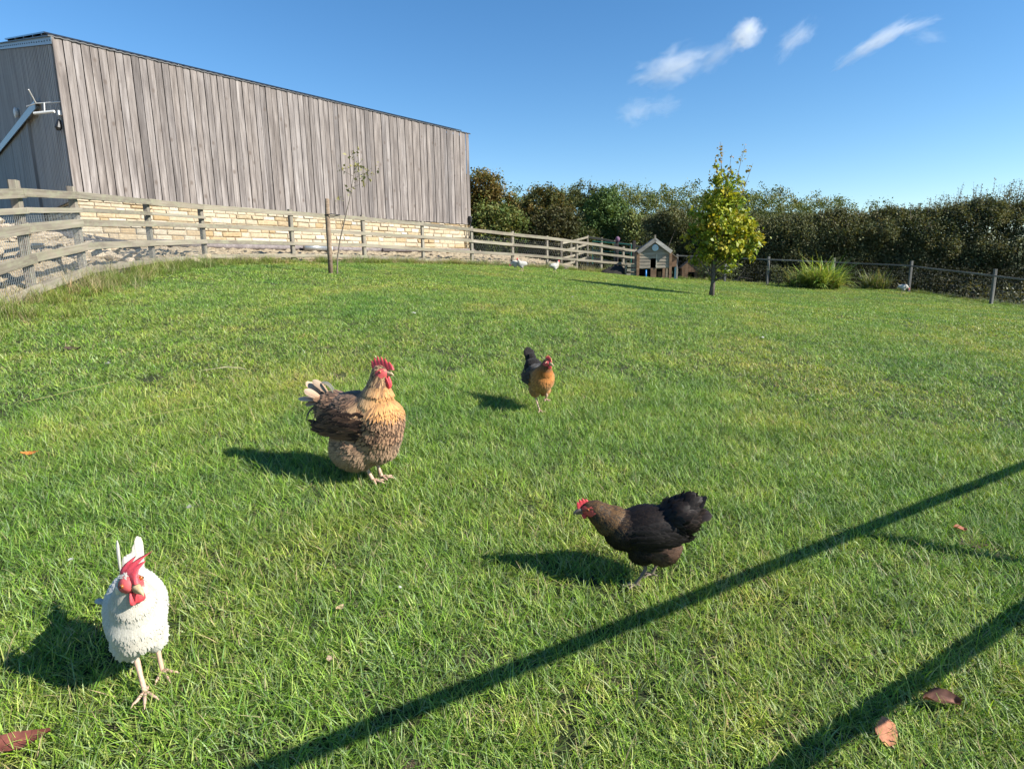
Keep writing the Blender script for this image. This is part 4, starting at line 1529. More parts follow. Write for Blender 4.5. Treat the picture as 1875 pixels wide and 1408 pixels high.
def mesh_arrays(me):
    n = len(me.vertices)
    co = np.empty(n * 3, np.float32)
    me.vertices.foreach_get('co', co)
    me.calc_loop_triangles()
    tr = np.empty(len(me.loop_triangles) * 3, np.int32)
    me.loop_triangles.foreach_get('vertices', tr)
    return co.reshape(-1, 3), tr.reshape(-1, 3)


def closest_on_poly(P, S):
    """for points P (n,3), polyline S (m,3): arc parameter 0..1, tangent, distance"""
    S = np.asarray(S, float)
    seg = S[1:] - S[:-1]
    ln = np.linalg.norm(seg, axis=1)
    cum = np.r_[0, np.cumsum(ln)]
    best = np.full(len(P), 1e9)
    bt = np.zeros(len(P))
    tg = np.zeros((len(P), 3))
    for k in range(len(seg)):
        w = np.clip(((P - S[k]) @ seg[k]) / (ln[k] ** 2), 0, 1)
        d = np.linalg.norm(P - (S[k] + w[:, None] * seg[k]), axis=1)
        m = d < best
        best[m] = d[m]
        bt[m] = ((cum[k] + w * ln[k]) / cum[-1])[m]
        a = seg[k] / ln[k]
        b = seg[min(k + 1, len(seg) - 1)] / ln[min(k + 1, len(seg) - 1)]
        tt = a[None] * (1 - w[:, None] * .5) + b[None] * (w[:, None] * .5)
        tg[m] = tt[m]
    tg /= np.linalg.norm(tg, axis=1)[:, None]
    return bt, tg, best


ROWS = np.array([0, .3, .58, .82, 1.0])
WPRO = np.array([.42, .92, 1.0, .78, .20])


def feathers(P, N, D, L, Wd, lift, c0, c1, ce, droop=0., rg=None):
    """P base, N normal, D direction, per-feather arrays; c0 root colour, c1 tip colour, ce edge colour"""
    n = len(P)
    S = np.cross(N, D)
    S /= np.linalg.norm(S, axis=1)[:, None] + 1e-9
    V = np.zeros((n, 5, 3, 3), np.float32)
    C = np.zeros((n, 5, 3, 3), np.float32)
    for r in range(5):
        s = ROWS[r]
        ctr = P + D * (L * s)[:, None] + N * (lift * s - droop * L * s * s)[:, None]
        hw = (Wd * WPRO[r] * .5)[:, None]
        V[:, r, 0] = ctr - S * hw - N * hw * .35
        V[:, r, 1] = ctr
        V[:, r, 2] = ctr + S * hw - N * hw * .35
        cc = c0 * (1 - s) + c1 * s
        C[:, r, 1] = cc if r < 4 else ce
        ed = cc * (1 - .75 * s) + ce * (.75 * s)
        C[:, r, 0] = ed
        C[:, r, 2] = ed
    q = np.array([[r * 3 + k + 3, r * 3 + k + 4, r * 3 + k + 1, r * 3 + k] for r in range(4) for k in range(2)])
    Q = (np.arange(n)[:, None, None] * 15 + q[None]).reshape(-1, 4)
    return V.reshape(-1, 3), Q, C.reshape(-1, 3)


def soft_normals(me, N, per, w):
    """lean every feather's shading normal towards the surface it lies on, as packed barbs do"""
    n = len(me.vertices)
    nv = np.empty(n * 3, np.float32)
    me.vertices.foreach_get('normal', nv)
    nv = nv.reshape(-1, 3)
    B = np.repeat(N, per, 0)
    sgn = np.sign((nv * B).sum(1))[:, None]
    o = nv * sgn * (1 - w) + B * w
    o /= np.linalg.norm(o, axis=1)[:, None] + 1e-9
    me.normals_split_custom_set_from_vertices([tuple(q) for q in o.astype(float)])


def thin(P, rad, rg):
    """roughly even subset: one point per cell, cell size following each point's radius"""
    lev = np.round(np.log2(np.maximum(rad, 1e-4)) * 2) / 2
    cell = 2.0 ** lev
    key = np.floor(P / cell[:, None] + rg.uniform(0, 1, 3)).astype(np.int64)
    h = (lev * 2).astype(np.int64) * 7919 + key[:, 0] * 73856093 + key[:, 1] * 19349663 + key[:, 2] * 83492791
    o = rg.permutation(len(P))
    _, first = np.unique(h[o], return_index=True)
    return o[first]


def comb_mesh(name, L, H, n, mat, bend=0, base_drop=.012, th=.004, lean=0., spike=.5, flop=0.):
    """single comb along +X, centred; n points"""
    m = n * 4
    v, f = [], []
    rows = 5
    for i in range(m + 1):
        s = i / m
        x = (s - .42) * L
        env = H * (math.sin(math.pi * min(max(s * .86 + .10, 0), 1)) ** .7)
        saw = abs(((s * n) % 1) - .5) * 2
        h = env * (1 - spike * saw)
        for r in range(rows):
            q = r / (rows - 1)
            z = -base_drop + (h + base_drop) * q
            y = bend * (max(z, 0) ** 2) * (1 + flop * s)
            zz = z - abs(bend) * .35 * max(z, 0) ** 2
            t = th * (1 - .72 * q)
            v.append((x + lean * z, y + t, zz))
            v.append((x + lean * z, y - t, zz))
    W_ = rows * 2
    for i in range(m):
        for r in range(rows - 1):
            a = i * W_ + r * 2
            f.append((a, a + W_, a + W_ + 2, a + 2))
            f.append((a + 1, a + 3, a + W_ + 3, a + W_ + 1))
        a = i * W_ + (rows - 1) * 2
        f.append((a, a + W_, a + W_ + 1, a + 1))
    f.append(tuple(range(0, W_, 2)) + tuple(range(W_ - 1, 0, -2)))
    e = m * W_
    f.append(tuple(range(e + W_ - 2, e - 1, -2)) + tuple(range(e + 1, e + W_, 2)))
    return mesh_of(name, v, f, mat, True)


def drop_mesh(name, w, l, th, mat):
    """hanging flat drop (wattle, ear lobe): top at the origin, hangs to -l"""
    v, f = [], []
    prof = [(.0, .25), (-.2, .62), (-.45, .92), (-.7, 1.0), (-.88, .72), (-1.0, .12)]
    n = 8
    for (z, s) in prof:
        for k in range(n):
            a = 2 * math.pi * k / n
            v.append((math.cos(a) * w * s * .5, math.sin(a) * th * (.4 + .6 * s), z * l))
    for r in range(len(prof) - 1):
        for k in range(n):
            a, b = r * n + k, r * n + (k + 1) % n
            f.append((a, a + n, b + n, b))
    f.append(tuple(range(n)))
    f.append(tuple(reversed(range((len(prof) - 1) * n, len(prof) * n))))
    return mesh_of(name, v, f, mat, True)


def ball_mesh(name, r, mat, sub=2):
    bm = bmesh.new()
    bmesh.ops.create_icosphere(bm, subdivisions=sub, radius=r)
    me = bpy.data.meshes.new(name)
    bm.to_mesh(me)
    bm.free()
    me.materials.append(mat)
    me.polygons.foreach_set('use_smooth', [True] * len(me.polygons))
    return me


def feather_object(name, base, direc, normal, L, Wd, mat, parent, W0, cols, curl=0., rows=9, droop=0.):
    """a single large flight or tail feather with shaft and slight camber"""
    d = Vector(direc).normalized()
    n = Vector(normal)
    n = (n - d * n.dot(d)).normalized()
    s = n.cross(d)
    v, f, c = [], [], []
    p = Vector(base)
    for r in range(rows + 1):
        q = r / rows
        w = Wd * (.28 + .72 * math.sin(min(q * 1.25, 1) * math.pi / 2)) * (1 if q < .75 else max(.18, math.sqrt(max(0, 1 - ((q - .75) / .262) ** 2))))
        for k, o in enumerate((-.5, -.22, 0, .22, .5)):
            v.append(p + s * (w * o) - n * (w * o * o * .5) + n * (.0012 if k == 2 else 0))
            cc = [cols[0][i] * (1 - q) + cols[1][i] * q for i in range(3)]
            if k == 2:
                cc = [x * .8 + .2 * y for x, y in zip(cc, cols[2])]
            elif k in (0, 4):
                cc = [x * .5 + .5 * y for x, y in zip(cc, cols[2])]
            c.append(cc)
        step = L / rows
        p = p + d * step
        dn = (d - n * (curl * step / L)).normalized()
        n = (n + d * (curl * step / L)).normalized()
        d = dn
        if droop:
            d = (d + Vector((0, 0, -droop / rows))).normalized()
            n = (n - d * n.dot(d)).normalized()
        s = n.cross(d)
    for r in range(rows):
        for k in range(4):
            a = r * 5 + k
            f.append((a, a + 1, a + 6, a + 5))
    return link(name, mesh_of(name, v, f, mat, True, c), parent, W0)


def leg(name, parent, W0, hip, hock, foot, r, mat, toe, yaw=0., spread=.62):
    mb = MB()
    hip, hock, foot = Vector(hip), Vector(hock), Vector(foot)
    mb.tube([hip, hip.lerp(hock, .6), hock, hock.lerp(foot, .12), hock.lerp(foot, .5), foot + Vector((0, 0, .012)), foot + Vector((0, 0, .004))],
            [r * 2.3, r * 1.5, r * 1.15, r * 1.2, r * .92, r * 1.05, r * 1.1], 8)
    for a, l in ((0, 1.0), (spread, .82), (-spread, .82), (math.pi - .25, .45)):
        d = Vector((math.cos(a + yaw), math.sin(a + yaw), 0))
        p0 = foot + Vector((0, 0, .010))
        mb.tube([p0, p0 + d * toe * l * .32 + Vector((0, 0, .004)), p0 + d * toe * l * .62 + Vector((0, 0, -.001)), p0 + d * toe * l * .86 + Vector((0, 0, 0)), p0 + d * toe * l * 1.06 + Vector((0, 0, -.006))],
                [r * .85, r * .72, r * .66, r * .5, r * .10], 6)
    return mb.build(name, mat, parent, True, W0)


def bird(label, cat, loc, heading, P, group=None, name='hen'):
    """P: balls, spine, head, colour function ... everything in the bird's own frame: +X ahead, +Z up"""
    sc = P.get('scale', 1.)
    root = thing(name, label, cat, loc, group, heading)
    W0 = WM[root.name] @ Matrix.Scale(sc, 4)
    rg = np.random.default_rng(P.get('seed', 1))
    hp = Vector(P['head'])
    Hm = Matrix.Translation(hp) @ Euler((P.get('hroll', 0), P.get('hpitch', 0), P.get('hyaw', 0))).to_matrix().to_4x4()
    hs = P.get('hs', 1.)
    Hi = np.array(Hm.inverted())
    bs = list(P['balls'])
    me = sdf_body('body', bs, P.get('voxel', .0065))
    co, tri = mesh_arrays(me)
    t, tg, _ = closest_on_poly(co, P['spine'])
    hl = (np.c_[co, np.ones(len(co))] @ Hi.T)[:, :3] / hs
    colr = P['colour']
    base = colr(t, co, rg)[0]
    fz, fs = P.get('facez', -.003), P.get('faces', 1.)
    face = ((hl[:, 0] - .014) / (.031 * fs)) ** 2 + ((hl[:, 2] - fz) / (.0235 * fs)) ** 2 < 1 + .35 * np.sin(co[:, 0] * 700) * np.sin(co[:, 2] * 900)
    face &= hl[:, 0] > -.02
    if P.get('face', True):
        base[face] = np.array(P.get('facecol', (.60, .10, .10)))
    a = me.color_attributes.new('Col', 'FLOAT_COLOR', 'POINT')
    cc = np.ones((len(co), 4), np.float32)
    cc[:, :3] = base * P.get('under', .8)
    cc[face, :3] = base[face]
    a.data.foreach_set('color', cc.ravel())
    me.materials.clear()
    me.materials.append(M['skin'])
    me.polygons.foreach_set('use_smooth', [True] * len(me.polygons))
    body = link('body', me, root, W0)

    # plumage
    A = co[tri]
    nr = np.cross(A[:, 1] - A[:, 0], A[:, 2] - A[:, 0])
    ar = np.linalg.norm(nr, axis=1)
    nr /= ar[:, None] + 1e-12
    nc = int(P.get('cand', 9000) * 2.2)
    ti = rg.choice(len(tri), nc, p=ar / ar.sum())
    u, w = rg.uniform(0, 1, nc), rg.uniform(0, 1, nc)
    fl = u + w > 1
    u[fl], w[fl] = 1 - u[fl], 1 - w[fl]
    pt = A[ti, 0] * (1 - u - w)[:, None] + A[ti, 1] * u[:, None] + A[ti, 2] * w[:, None]
    vn = np.zeros_like(co)
    for k in range(3):
        np.add.at(vn, tri[:, k], np.cross(A[:, 1] - A[:, 0], A[:, 2] - A[:, 0]))
    vn /= np.linalg.norm(vn, axis=1)[:, None] + 1e-12
    pn = vn[tri[ti, 0]] * (1 - u - w)[:, None] + vn[tri[ti, 1]] * u[:, None] + vn[tri[ti, 2]] * w[:, None]
    pn /= np.linalg.norm(pn, axis=1)[:, None]
    t, tg, _ = closest_on_poly(pt, P['spine'])
    hl = (np.c_[pt, np.ones(nc)] @ Hi.T)[:, :3] / hs
    onface = (((hl[:, 0] - .014) / (.032 * fs)) ** 2 + ((hl[:, 2] - fz) / (.024 * fs)) ** 2 < 1 + rg.normal(0, .28, nc)) & (hl[:, 0] > -.018)
    if not P.get('face', True):
        onface[:] = False
    c0, L, Wd, lift, c1, ce = colr(t, pt, rg, True)
    L, Wd, lift = L * P.get('fl', .9), Wd * P.get('fw', .72), lift * P.get('fh', .6)
    sp = Wd * P.get('space', .48)
    keep = thin(pt, sp, rg)
    keep = keep[~onface[keep]]
    pt, pn, tg = pt[keep], pn[keep], tg[keep]
    c0, L, Wd, lift, c1, ce, t = c0[keep], L[keep], Wd[keep], lift[keep], c1[keep], ce[keep], t[keep]
    dr = tg + np.array([0, 0, -P.get('gravity', .35)])[None] + rg.normal(0, P.get('ruffle', .16), (len(keep), 3))
    dr -= pn * (dr * pn).sum(1)[:, None]
    dr /= np.linalg.norm(dr, axis=1)[:, None] + 1e-9
    V, Q, C = feathers(pt + pn * .0012 - dr * (L * .25)[:, None], pn, dr, L * rg.uniform(.8, 1.2, len(L)), Wd * rg.uniform(.85, 1.15, len(L)), lift * rg.uniform(.4, 1.5, len(L)), c0, c1, ce, P.get('droop', .04))
    pm = mesh_np('plumage', V, Q, M[P.get('mat', 'plumage')], True, C)
    soft_normals(pm, pn, 15, P.get('soft', .6))
    po = link('plumage', pm, root, W0)
    tag(po, kind='stuff')

    # wings: rows of coverts and flight feathers over the flank
    bvh = BVHTree.FromPolygons([tuple(q) for q in co], [tuple(q) for q in tri])
    wg = P.get('wing')
    if wg:
        for sd in (1, -1):
            Vs, Qs, Cs, NN, off = [], [], [], [], 0
            for (nf, xa, xb, za, zb, Lf, Wf, out, dz) in wg['rows']:
                bp, bn = [], []
                for k in range(nf):
                    q = k / max(nf - 1, 1)
                    x, z = xa + (xb - xa) * q + rg.normal(0, .004), za + (zb - za) * q + rg.normal(0, .004)
                    h = bvh.ray_cast(Vector((x, sd * .6, z)), Vector((0, -sd, 0)))
                    if h[0] is None:
                        continue
                    nn = (h[1] + Vector((0, sd * .8, 0))).normalized()
                    bp.append(h[0] + nn * out)
                    bn.append(nn)
                n = len(bp)
                if not n:
                    continue
                bp, bn = np.array(bp), np.array(bn)
                d = np.tile(np.array([-1, -.10 * sd, dz]), (n, 1)) + rg.normal(0, .05, (n, 3))
                d -= bn * (d * bn).sum(1)[:, None] * .9
                d /= np.linalg.norm(d, axis=1)[:, None]
                k0, k1, ke = wg['cols'](n, rg)
                V, Q, C = feathers(bp, bn, d, np.full(n, Lf) * rg.uniform(.9, 1.1, n), np.full(n, Wf), np.full(n, .004), k0, k1, ke, .03)
                NN.append(np.repeat(bn, 1, 0))
                Vs.append(V)
                Qs.append(Q + off)
                Cs.append(C)
                off += len(V)
            wm = mesh_np('wing', np.concatenate(Vs), np.concatenate(Qs), M[P.get('wmat', P.get('mat', 'plumage'))], True, np.concatenate(Cs))
            soft_normals(wm, np.concatenate(NN), 15, P.get('wsoft', .45))
            link('wing', wm, root, W0)
    # tail
    for (b, d, n, L, Wd, cols, curl, droop) in P.get('tail', []):
        feather_object('tail_feather', b, d, n, L, Wd, M[P.get('mat', 'plumage')], root, W0, cols, curl, droop=droop)
    # head furniture
    HW = W0 @ Hm @ Matrix.Scale(hs, 4)
    cb = P.get('comb')
    if cb:
        link('comb', comb_mesh('comb', cb['L'], cb['H'], cb['n'], M['comb'], cb.get('bend', 0), th=cb.get('th', .0042), lean=cb.get('lean', -.15), spike=cb.get('spike', .5), flop=cb.get('flop', 0)), root, HW @ Matrix.Translation((cb.get('x', .012), 0, cb.get('z', .026))) @ Matrix.Rotation(cb.get('rot', -.12), 4, 'Y'))
    wt_ = P.get('wattle')
    if wt_:
        for sd in (1, -1):
            link('wattle', drop_mesh('wattle', wt_[0], wt_[1], .005, M['comb']), root, HW @ Matrix.Translation((.026, sd * .011, -.016)) @ Euler((sd * -.18, wt_[2] if len(wt_) > 2 else .1, sd * (wt_[3] if len(wt_) > 3 else .3))).to_matrix().to_4x4())
    lb = P.get('lobe')
    if lb:
        for sd in (1, -1):
            link('ear_lobe', drop_mesh('ear_lobe', lb[0], lb[1], .004, lb[2]), root, HW @ Matrix.Translation((-.012, sd * .027, -.004)) @ Euler((sd * -.15, .25, 0)).to_matrix().to_4x4())
    bk = MB()
    bk.add(*tube_vf([(.026, 0, -.001), (.040, 0, -.001), (.054, 0, -.005), (.064, 0, -.012), (.067, 0, -.018)], [.0125, .0105, .0075, .0035, .0008], 8))
    bk.add(*tube_vf([(.026, 0, -.011), (.042, 0, -.013), (.056, 0, -.015)], [.009, .0065, .0015], 8))
    bk.build('beak', M[P.get('beakmat', 'beak')], root, True, HW)
    if P.get('eyes', True):
        for sd in (1, -1):
            e = link('eye', ball_mesh('eye', .0064, M['iris']), root, HW @ Matrix.Translation((.012, sd * P.get('eyey', .0265), .006)))
            link('pupil', ball_mesh('pupil', .0046, M['pupil'], 1), e, HW @ Matrix.Translation((.0125, sd * (P.get('eyey', .0265) + .0040), .006)))
    for (hip, hock, foot, yaw) in P['legs']:
        leg('leg', root, W0, hip, hock, foot, P.get('legr', .0062), M[P.get('legmat', 'leg_pale')], P.get('toe', .06), yaw)
    return root


def lerp3(a, b, s):
    return np.asarray(a)[None] * (1 - s[:, None]) + np.asarray(b)[None] * s[:, None]


def grade(t, stops):
    """piecewise colours / numbers along the spine parameter"""
    x = [s[0] for s in stops]
    y = np.array([s[1] for s in stops], float)
    if y.ndim == 1:
        return np.interp(t, x, y)
    return np.stack([np.interp(t, x, y[:, k]) for k in range(3)], 1)


# --- the big tan and brown cockerel
def col_cock(t, p, rg, full=False):
    n = len(t)
    r = rg.uniform(0, 1, n)
    z = p[:, 2] + rg.normal(0, .012, n)
    x = p[:, 0]
    back = np.clip((z - .36) / .05, 0, 1) * np.clip((.02 - x) / .06, 0, 1)
    hackle = np.clip((z - .395) / .03, 0, 1) * np.clip((x + .05) / .05, 0, 1)
    crown = np.clip((z - .52) / .04, 0, 1)
    low = np.clip((.25 - z) / .09, 0, 1)
    c = np.tile(np.array([.28, .16, .092]), (n, 1)) * (.75 + .5 * r[:, None])
    mot = r < .48
    c = np.where(mot[:, None], np.array([.065, .034, .022]) * rg.uniform(.7, 1.3, (n, 1)), c)
    gold_ = lerp3((.46, .29, .15), (.43, .215, .08), np.clip((x - .02) / .12, 0, 1)) * (.75 + .45 * r[:, None])
    gold_ = np.where((r < .16)[:, None], np.array([.22, .12, .06]), gold_)
    cr = np.where((r < .45)[:, None], np.array([.10, .06, .04]), np.array([.38, .23, .12]))
    g = gold_ * (1 - crown[:, None]) + cr * crown[:, None]
    nape = np.clip((.045 - x) / .03, 0, 1) * np.clip((z - .44) / .03, 0, 1)
    g = g * (1 - .7 * nape[:, None]) + np.array([.085, .055, .045]) * .7 * nape[:, None]
    c = c * (1 - hackle[:, None]) + g * hackle[:, None]
    c = c * (1 - back[:, None] * .8) + np.where((r < .6)[:, None], np.array([.06, .032, .022]), np.array([.20, .105, .06])) * back[:, None] * .8
    fl = np.array([.33, .215, .135]) * (.7 + .5 * r[:, None])
    c = c * (1 - low[:, None]) + fl * low[:, None]
    skirt = np.clip((.16 - z) / .04, 0, 1) * .45
    c = c * (1 - skirt[:, None]) + np.array([.14, .08, .05]) * skirt[:, None]
    if not full:
        return (c,)
    L = grade(t, [(0, .016), (.1, .034), (.2, .060), (.36, .080), (.5, .052), (.75, .05), (1, .055)])
    Wd = grade(t, [(0, .008), (.1, .010), (.2, .0125), (.36, .015), (.5, .024), (.75, .025), (1, .026)])
    lift = grade(t, [(0, .003), (.3, .007), (.5, .010), (1, .014)])
    L = L * (1 - .25 * (1 - hackle) * (t < .5)) + low * .010
    lift = lift + low * .016
    Wd = Wd * (1 - low * .45)
    c1 = c * (1.1 + .25 * hackle[:, None])
    ce = c * .7 + np.array([.30, .20, .125]) * .35
    ce = np.where((hackle > .4)[:, None], c * 1.25, ce)
    return c * .75, L, Wd, lift, c1, ce


def cock_wing(n, rg):
    r = rg.uniform(0, 1, (n, 1))
    c = np.where(r < .68, np.array([.028, .013, .009]), np.array([.12, .058, .033])) * rg.uniform(.7, 1.3, (n, 1))
    return c, c * .8, c * .5 + np.array([.20, .11, .065]) * .6


TAN, PALE, DKB, GRY = (.34, .19, .105), (.56, .40, .28), (.07, .038, .028), (.22, .15, .10)
cock = dict(scale=.94, seed=4, voxel=.008, cand=26000, legr=.0105, toe=.075, space=.62, ruffle=.22, eyey=.030, under=.55,
            balls=[(-.05, 0, .335, .215, .150, .165), (.082, 0, .340, .128, .13, .150), (-.06, .045, .20, .140, .105, .125), (-.06, -.045, .20, .140, .105, .125), (.03, 0, .225, .145, .12, .115), (-.05, 0, .21, .165, .135, .125), (.05, 0, .28, .15, .135, .12),
                   (-.20, 0, .385, .125, .10, .105), (.052, 0, .43, .105, .10, .10), (.075, 0, .495, .080, .075, .07), (.082, 0, .55, .058, .054, .05), (.088, 0, .59, .046, .042, .045), (.102, 0, .612, .052, .036, .040), (-.27, 0, .425, .06, .055, .06)],
            spine=[(.15, 0, .61), (.10, 0, .62), (.075, 0, .56), (.06, 0, .46), (.02, 0, .36), (-.10, 0, .33), (-.30, 0, .36)],
            head=(.104, 0, .615), hyaw=.02, hs=1.15, colour=col_cock,
            comb=dict(L=.112, H=.056, n=6, bend=2.2, th=.006, spike=.5, x=.0, z=.022, lean=-.3, rot=-.05), wattle=(.040, .066, -.05), lobe=(.022, .042, M['comb']),
            wing=dict(rows=[(8, .03, -.24, .275, .30, .15, .026, .016, -.02), (9, .05, -.22, .295, .32, .13, .026, .019, -.05), (11, .06, -.18, .32, .34, .095, .025, .021, -.08), (12, .065, -.17, .345, .365, .075, .024, .021, -.12), (12, .065, -.16, .37, .39, .062, .023, .018, -.16), (12, .06, -.16, .395, .415, .055, .022, .013, -.2)], cols=cock_wing),
            tail=[((-.26, .01, .45), (-1, .15, .55), (0, .2, 1), .155, .045, (TAN, PALE, PALE), .2, 0), ((-.26, -.015, .46), (-1, -.2, .95), (.5, -.5, 1), .14, .05, (TAN, PALE, PALE), .3, 0),
                  ((-.25, .03, .44), (-1, .35, .25), (0, .4, 1), .15, .05, (DKB, TAN, PALE), .2, .3), ((-.25, -.03, .44), (-1, -.3, .30), (0, -.4, 1), .16, .05, (TAN, PALE, PALE), .25, .2),
                  ((-.23, -.02, .47), (-.6, -.2, 1), (.8, -.5, .5), .13, .045, (GRY, (.42, .32, .23), TAN), .5, .3), ((-.22, .02, .48), (-.35, -.1, 1), (.9, -.3, .3), .13, .022, ((.10, .13, .10), (.16, .15, .12), GRY), 1.5, .4),
                  ((-.20, -.02, .48), (-.1, -.2, 1), (1, -.2, .2), .12, .016, ((.12, .14, .11), (.2, .18, .13), GRY), 1.9, .2), ((-.27, -.05, .42), (-.8, -.25, -.1), (-.5, -.6, .6), .15, .035, ((.03, .025, .022), (.05, .045, .04), TAN), .9, .9),
                  ((-.27, -.06, .40), (-.5, -.2, -.6), (-.8, -.4, .2), .14, .03, ((.03, .025, .022), (.08, .06, .05), TAN), .5, .6), ((-.27, .05, .41), (-.8, .3, 0), (-.4, .6, .6), .14, .035, (DKB, TAN, PALE), .7, .7),
                  ((-.25, -.05, .45), (-1, -.35, .75), (.3, -.8, .8), .12, .045, (TAN, PALE, PALE), .3, .1), ((-.25, .0, .46), (-1, -.05, .75), (.5, -.3, 1), .13, .05, (TAN, TAN, PALE), .3, .1), ((-.24, -.04, .44), (-1, -.25, .1), (0, -.7, 1), .13, .05, (DKB, TAN, PALE), .3, .3), ((-.22, -.05, .44), (-.9, -.3, .5), (.2, -.8, .8), .09, .045, (DKB, TAN, TAN), .3, .2)],
            legs=[((-.0, -.04, .20), (-.02, -.038, .12), (.035, -.034, .0), -.1), ((.03, .04, .20), (.01, .036, .12), (.05, .03, .0), .15)])

# --- white hen walking to the camera
def col_white(t, p, rg, full=False):
    n = len(t)
    r = rg.uniform(.9, 1.06, (n, 1))
    c = grade(t, [(0, (.46, .43, .37)), (.25, (.48, .445, .375)), (.45, (.52, .497, .445)), (1, (.52, .505, .455))]) * r
    cream = np.clip(1 - np.abs(p[:, 2] - .235) / .05, 0, 1) * np.clip((p[:, 0] - .05) / .06, 0, 1) * .35
    c = c * (1 - cream[:, None]) + np.array([.50, .40, .27]) * cream[:, None]
    if not full:
        return (c,)
    L = grade(t, [(0, .012), (.12, .020), (.25, .030), (.45, .036), (1, .042)])
    Wd = grade(t, [(0, .007), (.12, .009), (.25, .012), (.45, .018), (1, .022)])
    lift = grade(t, [(0, .001), (.3, .0022), (.5, .003), (1, .004)])
    return c * .96, L, Wd, lift, c, np.minimum(c * 1.05, .84)


def white_wing(n, rg):
    c = np.array([.50, .485, .44]) * rg.uniform(.92, 1.05, (n, 1))
    return c, c, np.minimum(c * 1.05, .85)


WH = ((.38, .35, .28), (.50, .475, .41), (.30, .265, .20))
white = dict(scale=.9, seed=8, voxel=.006, cand=34000, legr=.0078, toe=.076, space=.60, ruffle=.10, gravity=.45, droop=.02, soft=.62, fh=.85, facez=.003, faces=1.1, fl=1.15, fw=.62, eyey=.0255,
             balls=[(-.03, 0, .262, .145, .088, .105, .25), (.05, 0, .275, .085, .082, .105), (-.13, 0, .285, .085, .06, .065), (.0, .038, .185, .058, .04, .065), (.0, -.038, .185, .058, .04, .065), (.03, 0, .215, .07, .065, .07), (.05, 0, .235, .078, .074, .075), (.072, 0, .318, .07, .066, .07), (-.02, 0, .22, .09, .07, .07),
                    (.085, 0, .345, .064, .060, .065), (.105, 0, .385, .049, .046, .05), (.120, 0, .415, .038, .036, .036), (.138, 0, .432, .040, .029, .031), (-.01, .036, .145, .028, .024, .04), (.0, -.030, .145, .028, .024, .04)],
             spine=[(.17, 0, .43), (.135, 0, .435), (.112, 0, .395), (.09, 0, .34), (.05, 0, .28), (-.04, 0, .262), (-.2, 0, .29)],
             head=(.140, 0, .432), hyaw=.5, hpitch=.12, hs=1.06, colour=col_white,
             comb=dict(L=.074, H=.060, n=3, bend=18.0, th=.009, spike=.46, x=-.002, z=.020, lean=-.35, rot=-.15, flop=.6), wattle=(.036, .040, .1, 1.0), lobe=(.020, .032, M['lobe']),
             wing=dict(rows=[(9, -.02, -.15, .225, .245, .09, .026, .002, .12), (10, .0, -.13, .245, .265, .075, .026, .004, .07), (11, .005, -.11, .265, .285, .055, .024, .005, .02), (11, .005, -.11, .285, .305, .045, .022, .003, -.03)], cols=white_wing),
             tail=[((-.16, y, .31), (-.8, y * 1.6, .9), (.9, y * 14, .5), L, w_, WH, .12, 0) for (y, L, w_) in ((-.034, .15, .012), (-.020, .085, .02), (-.011, .09, .022), (-.003, .092, .022), (.006, .10, .022), (.014, .125, .024), (.022, .15, .024), (.029, .145, .018))]
                  + [((-.10, -.080, .27), (-.8, -.45, .0), (0, -.5, 1), .075, .022, WH, .2, 0)],
             legs=[((.005, -.032, .17), (-.012, -.018, .10), (.055, -.004, .0), -.05), ((-.02, .036, .17), (-.055, .042, .11), (-.040, .048, .0), .25)])

# --- black hen with a brown neck
def col_black(t, p, rg, full=False):
    n = len(t)
    r = rg.uniform(0, 1, n)
    bl = np.array([.010, .008, .0075])
    c = np.tile(bl, (n, 1)) * rg.uniform(.5, 1.1, (n, 1))
    neck = np.clip((.36 - t) / .08, 0, 1)
    nb = np.where((r < .5)[:, None], np.array([.085, .045, .020]), np.array([.026, .019, .016]))
    front = np.clip((.27 - p[:, 2]) / .03, 0, 1)
    c = c * (1 - neck[:, None] * (1 - front[:, None])) + nb * neck[:, None] * (1 - front[:, None])
    fl = np.clip(1 - ((p[:, 0] + .075) / .075) ** 2 - ((p[:, 2] - .165) / .075) ** 2, 0, 1) ** .5
    c = c * (1 - fl[:, None]) + np.array([.13, .075, .05]) * fl[:, None] * rg.uniform(.6, 1.2, (n, 1))
    rump = (p[:, 0] < -.10) & (p[:, 2] < .34) & (p[:, 2] > .24)
    if not full:
        return (c,)
    L = grade(t, [(0, .012), (.1, .02), (.25, .032), (.4, .04), (1, .045)])
    Wd = grade(t, [(0, .008), (.1, .011), (.25, .014), (.4, .027), (1, .034)])
    lift = grade(t, [(0, .001), (.3, .004), (.5, .007), (1, .014)])
    lift = lift + rump * .012
    ce = c * .6 + np.array([.030, .020, .016]) * .6
    ce = np.where((neck * (1 - front) > .4)[:, None], c * .6 + np.array([.22, .135, .06]) * .6, ce)
    ce = np.where(rump[:, None], np.array([.060, .042, .036]) * rg.uniform(.3, 1.3, (n, 1)), ce)
    return c * .8, L, Wd, lift, c, ce


def black_wing(n, rg):
    c = np.array([.009, .0075, .007]) * rg.uniform(.6, 1.3, (n, 1))
    return c, c, c * .6 + np.array([.032, .026, .023]) * rg.uniform(.3, 1, (n, 1))


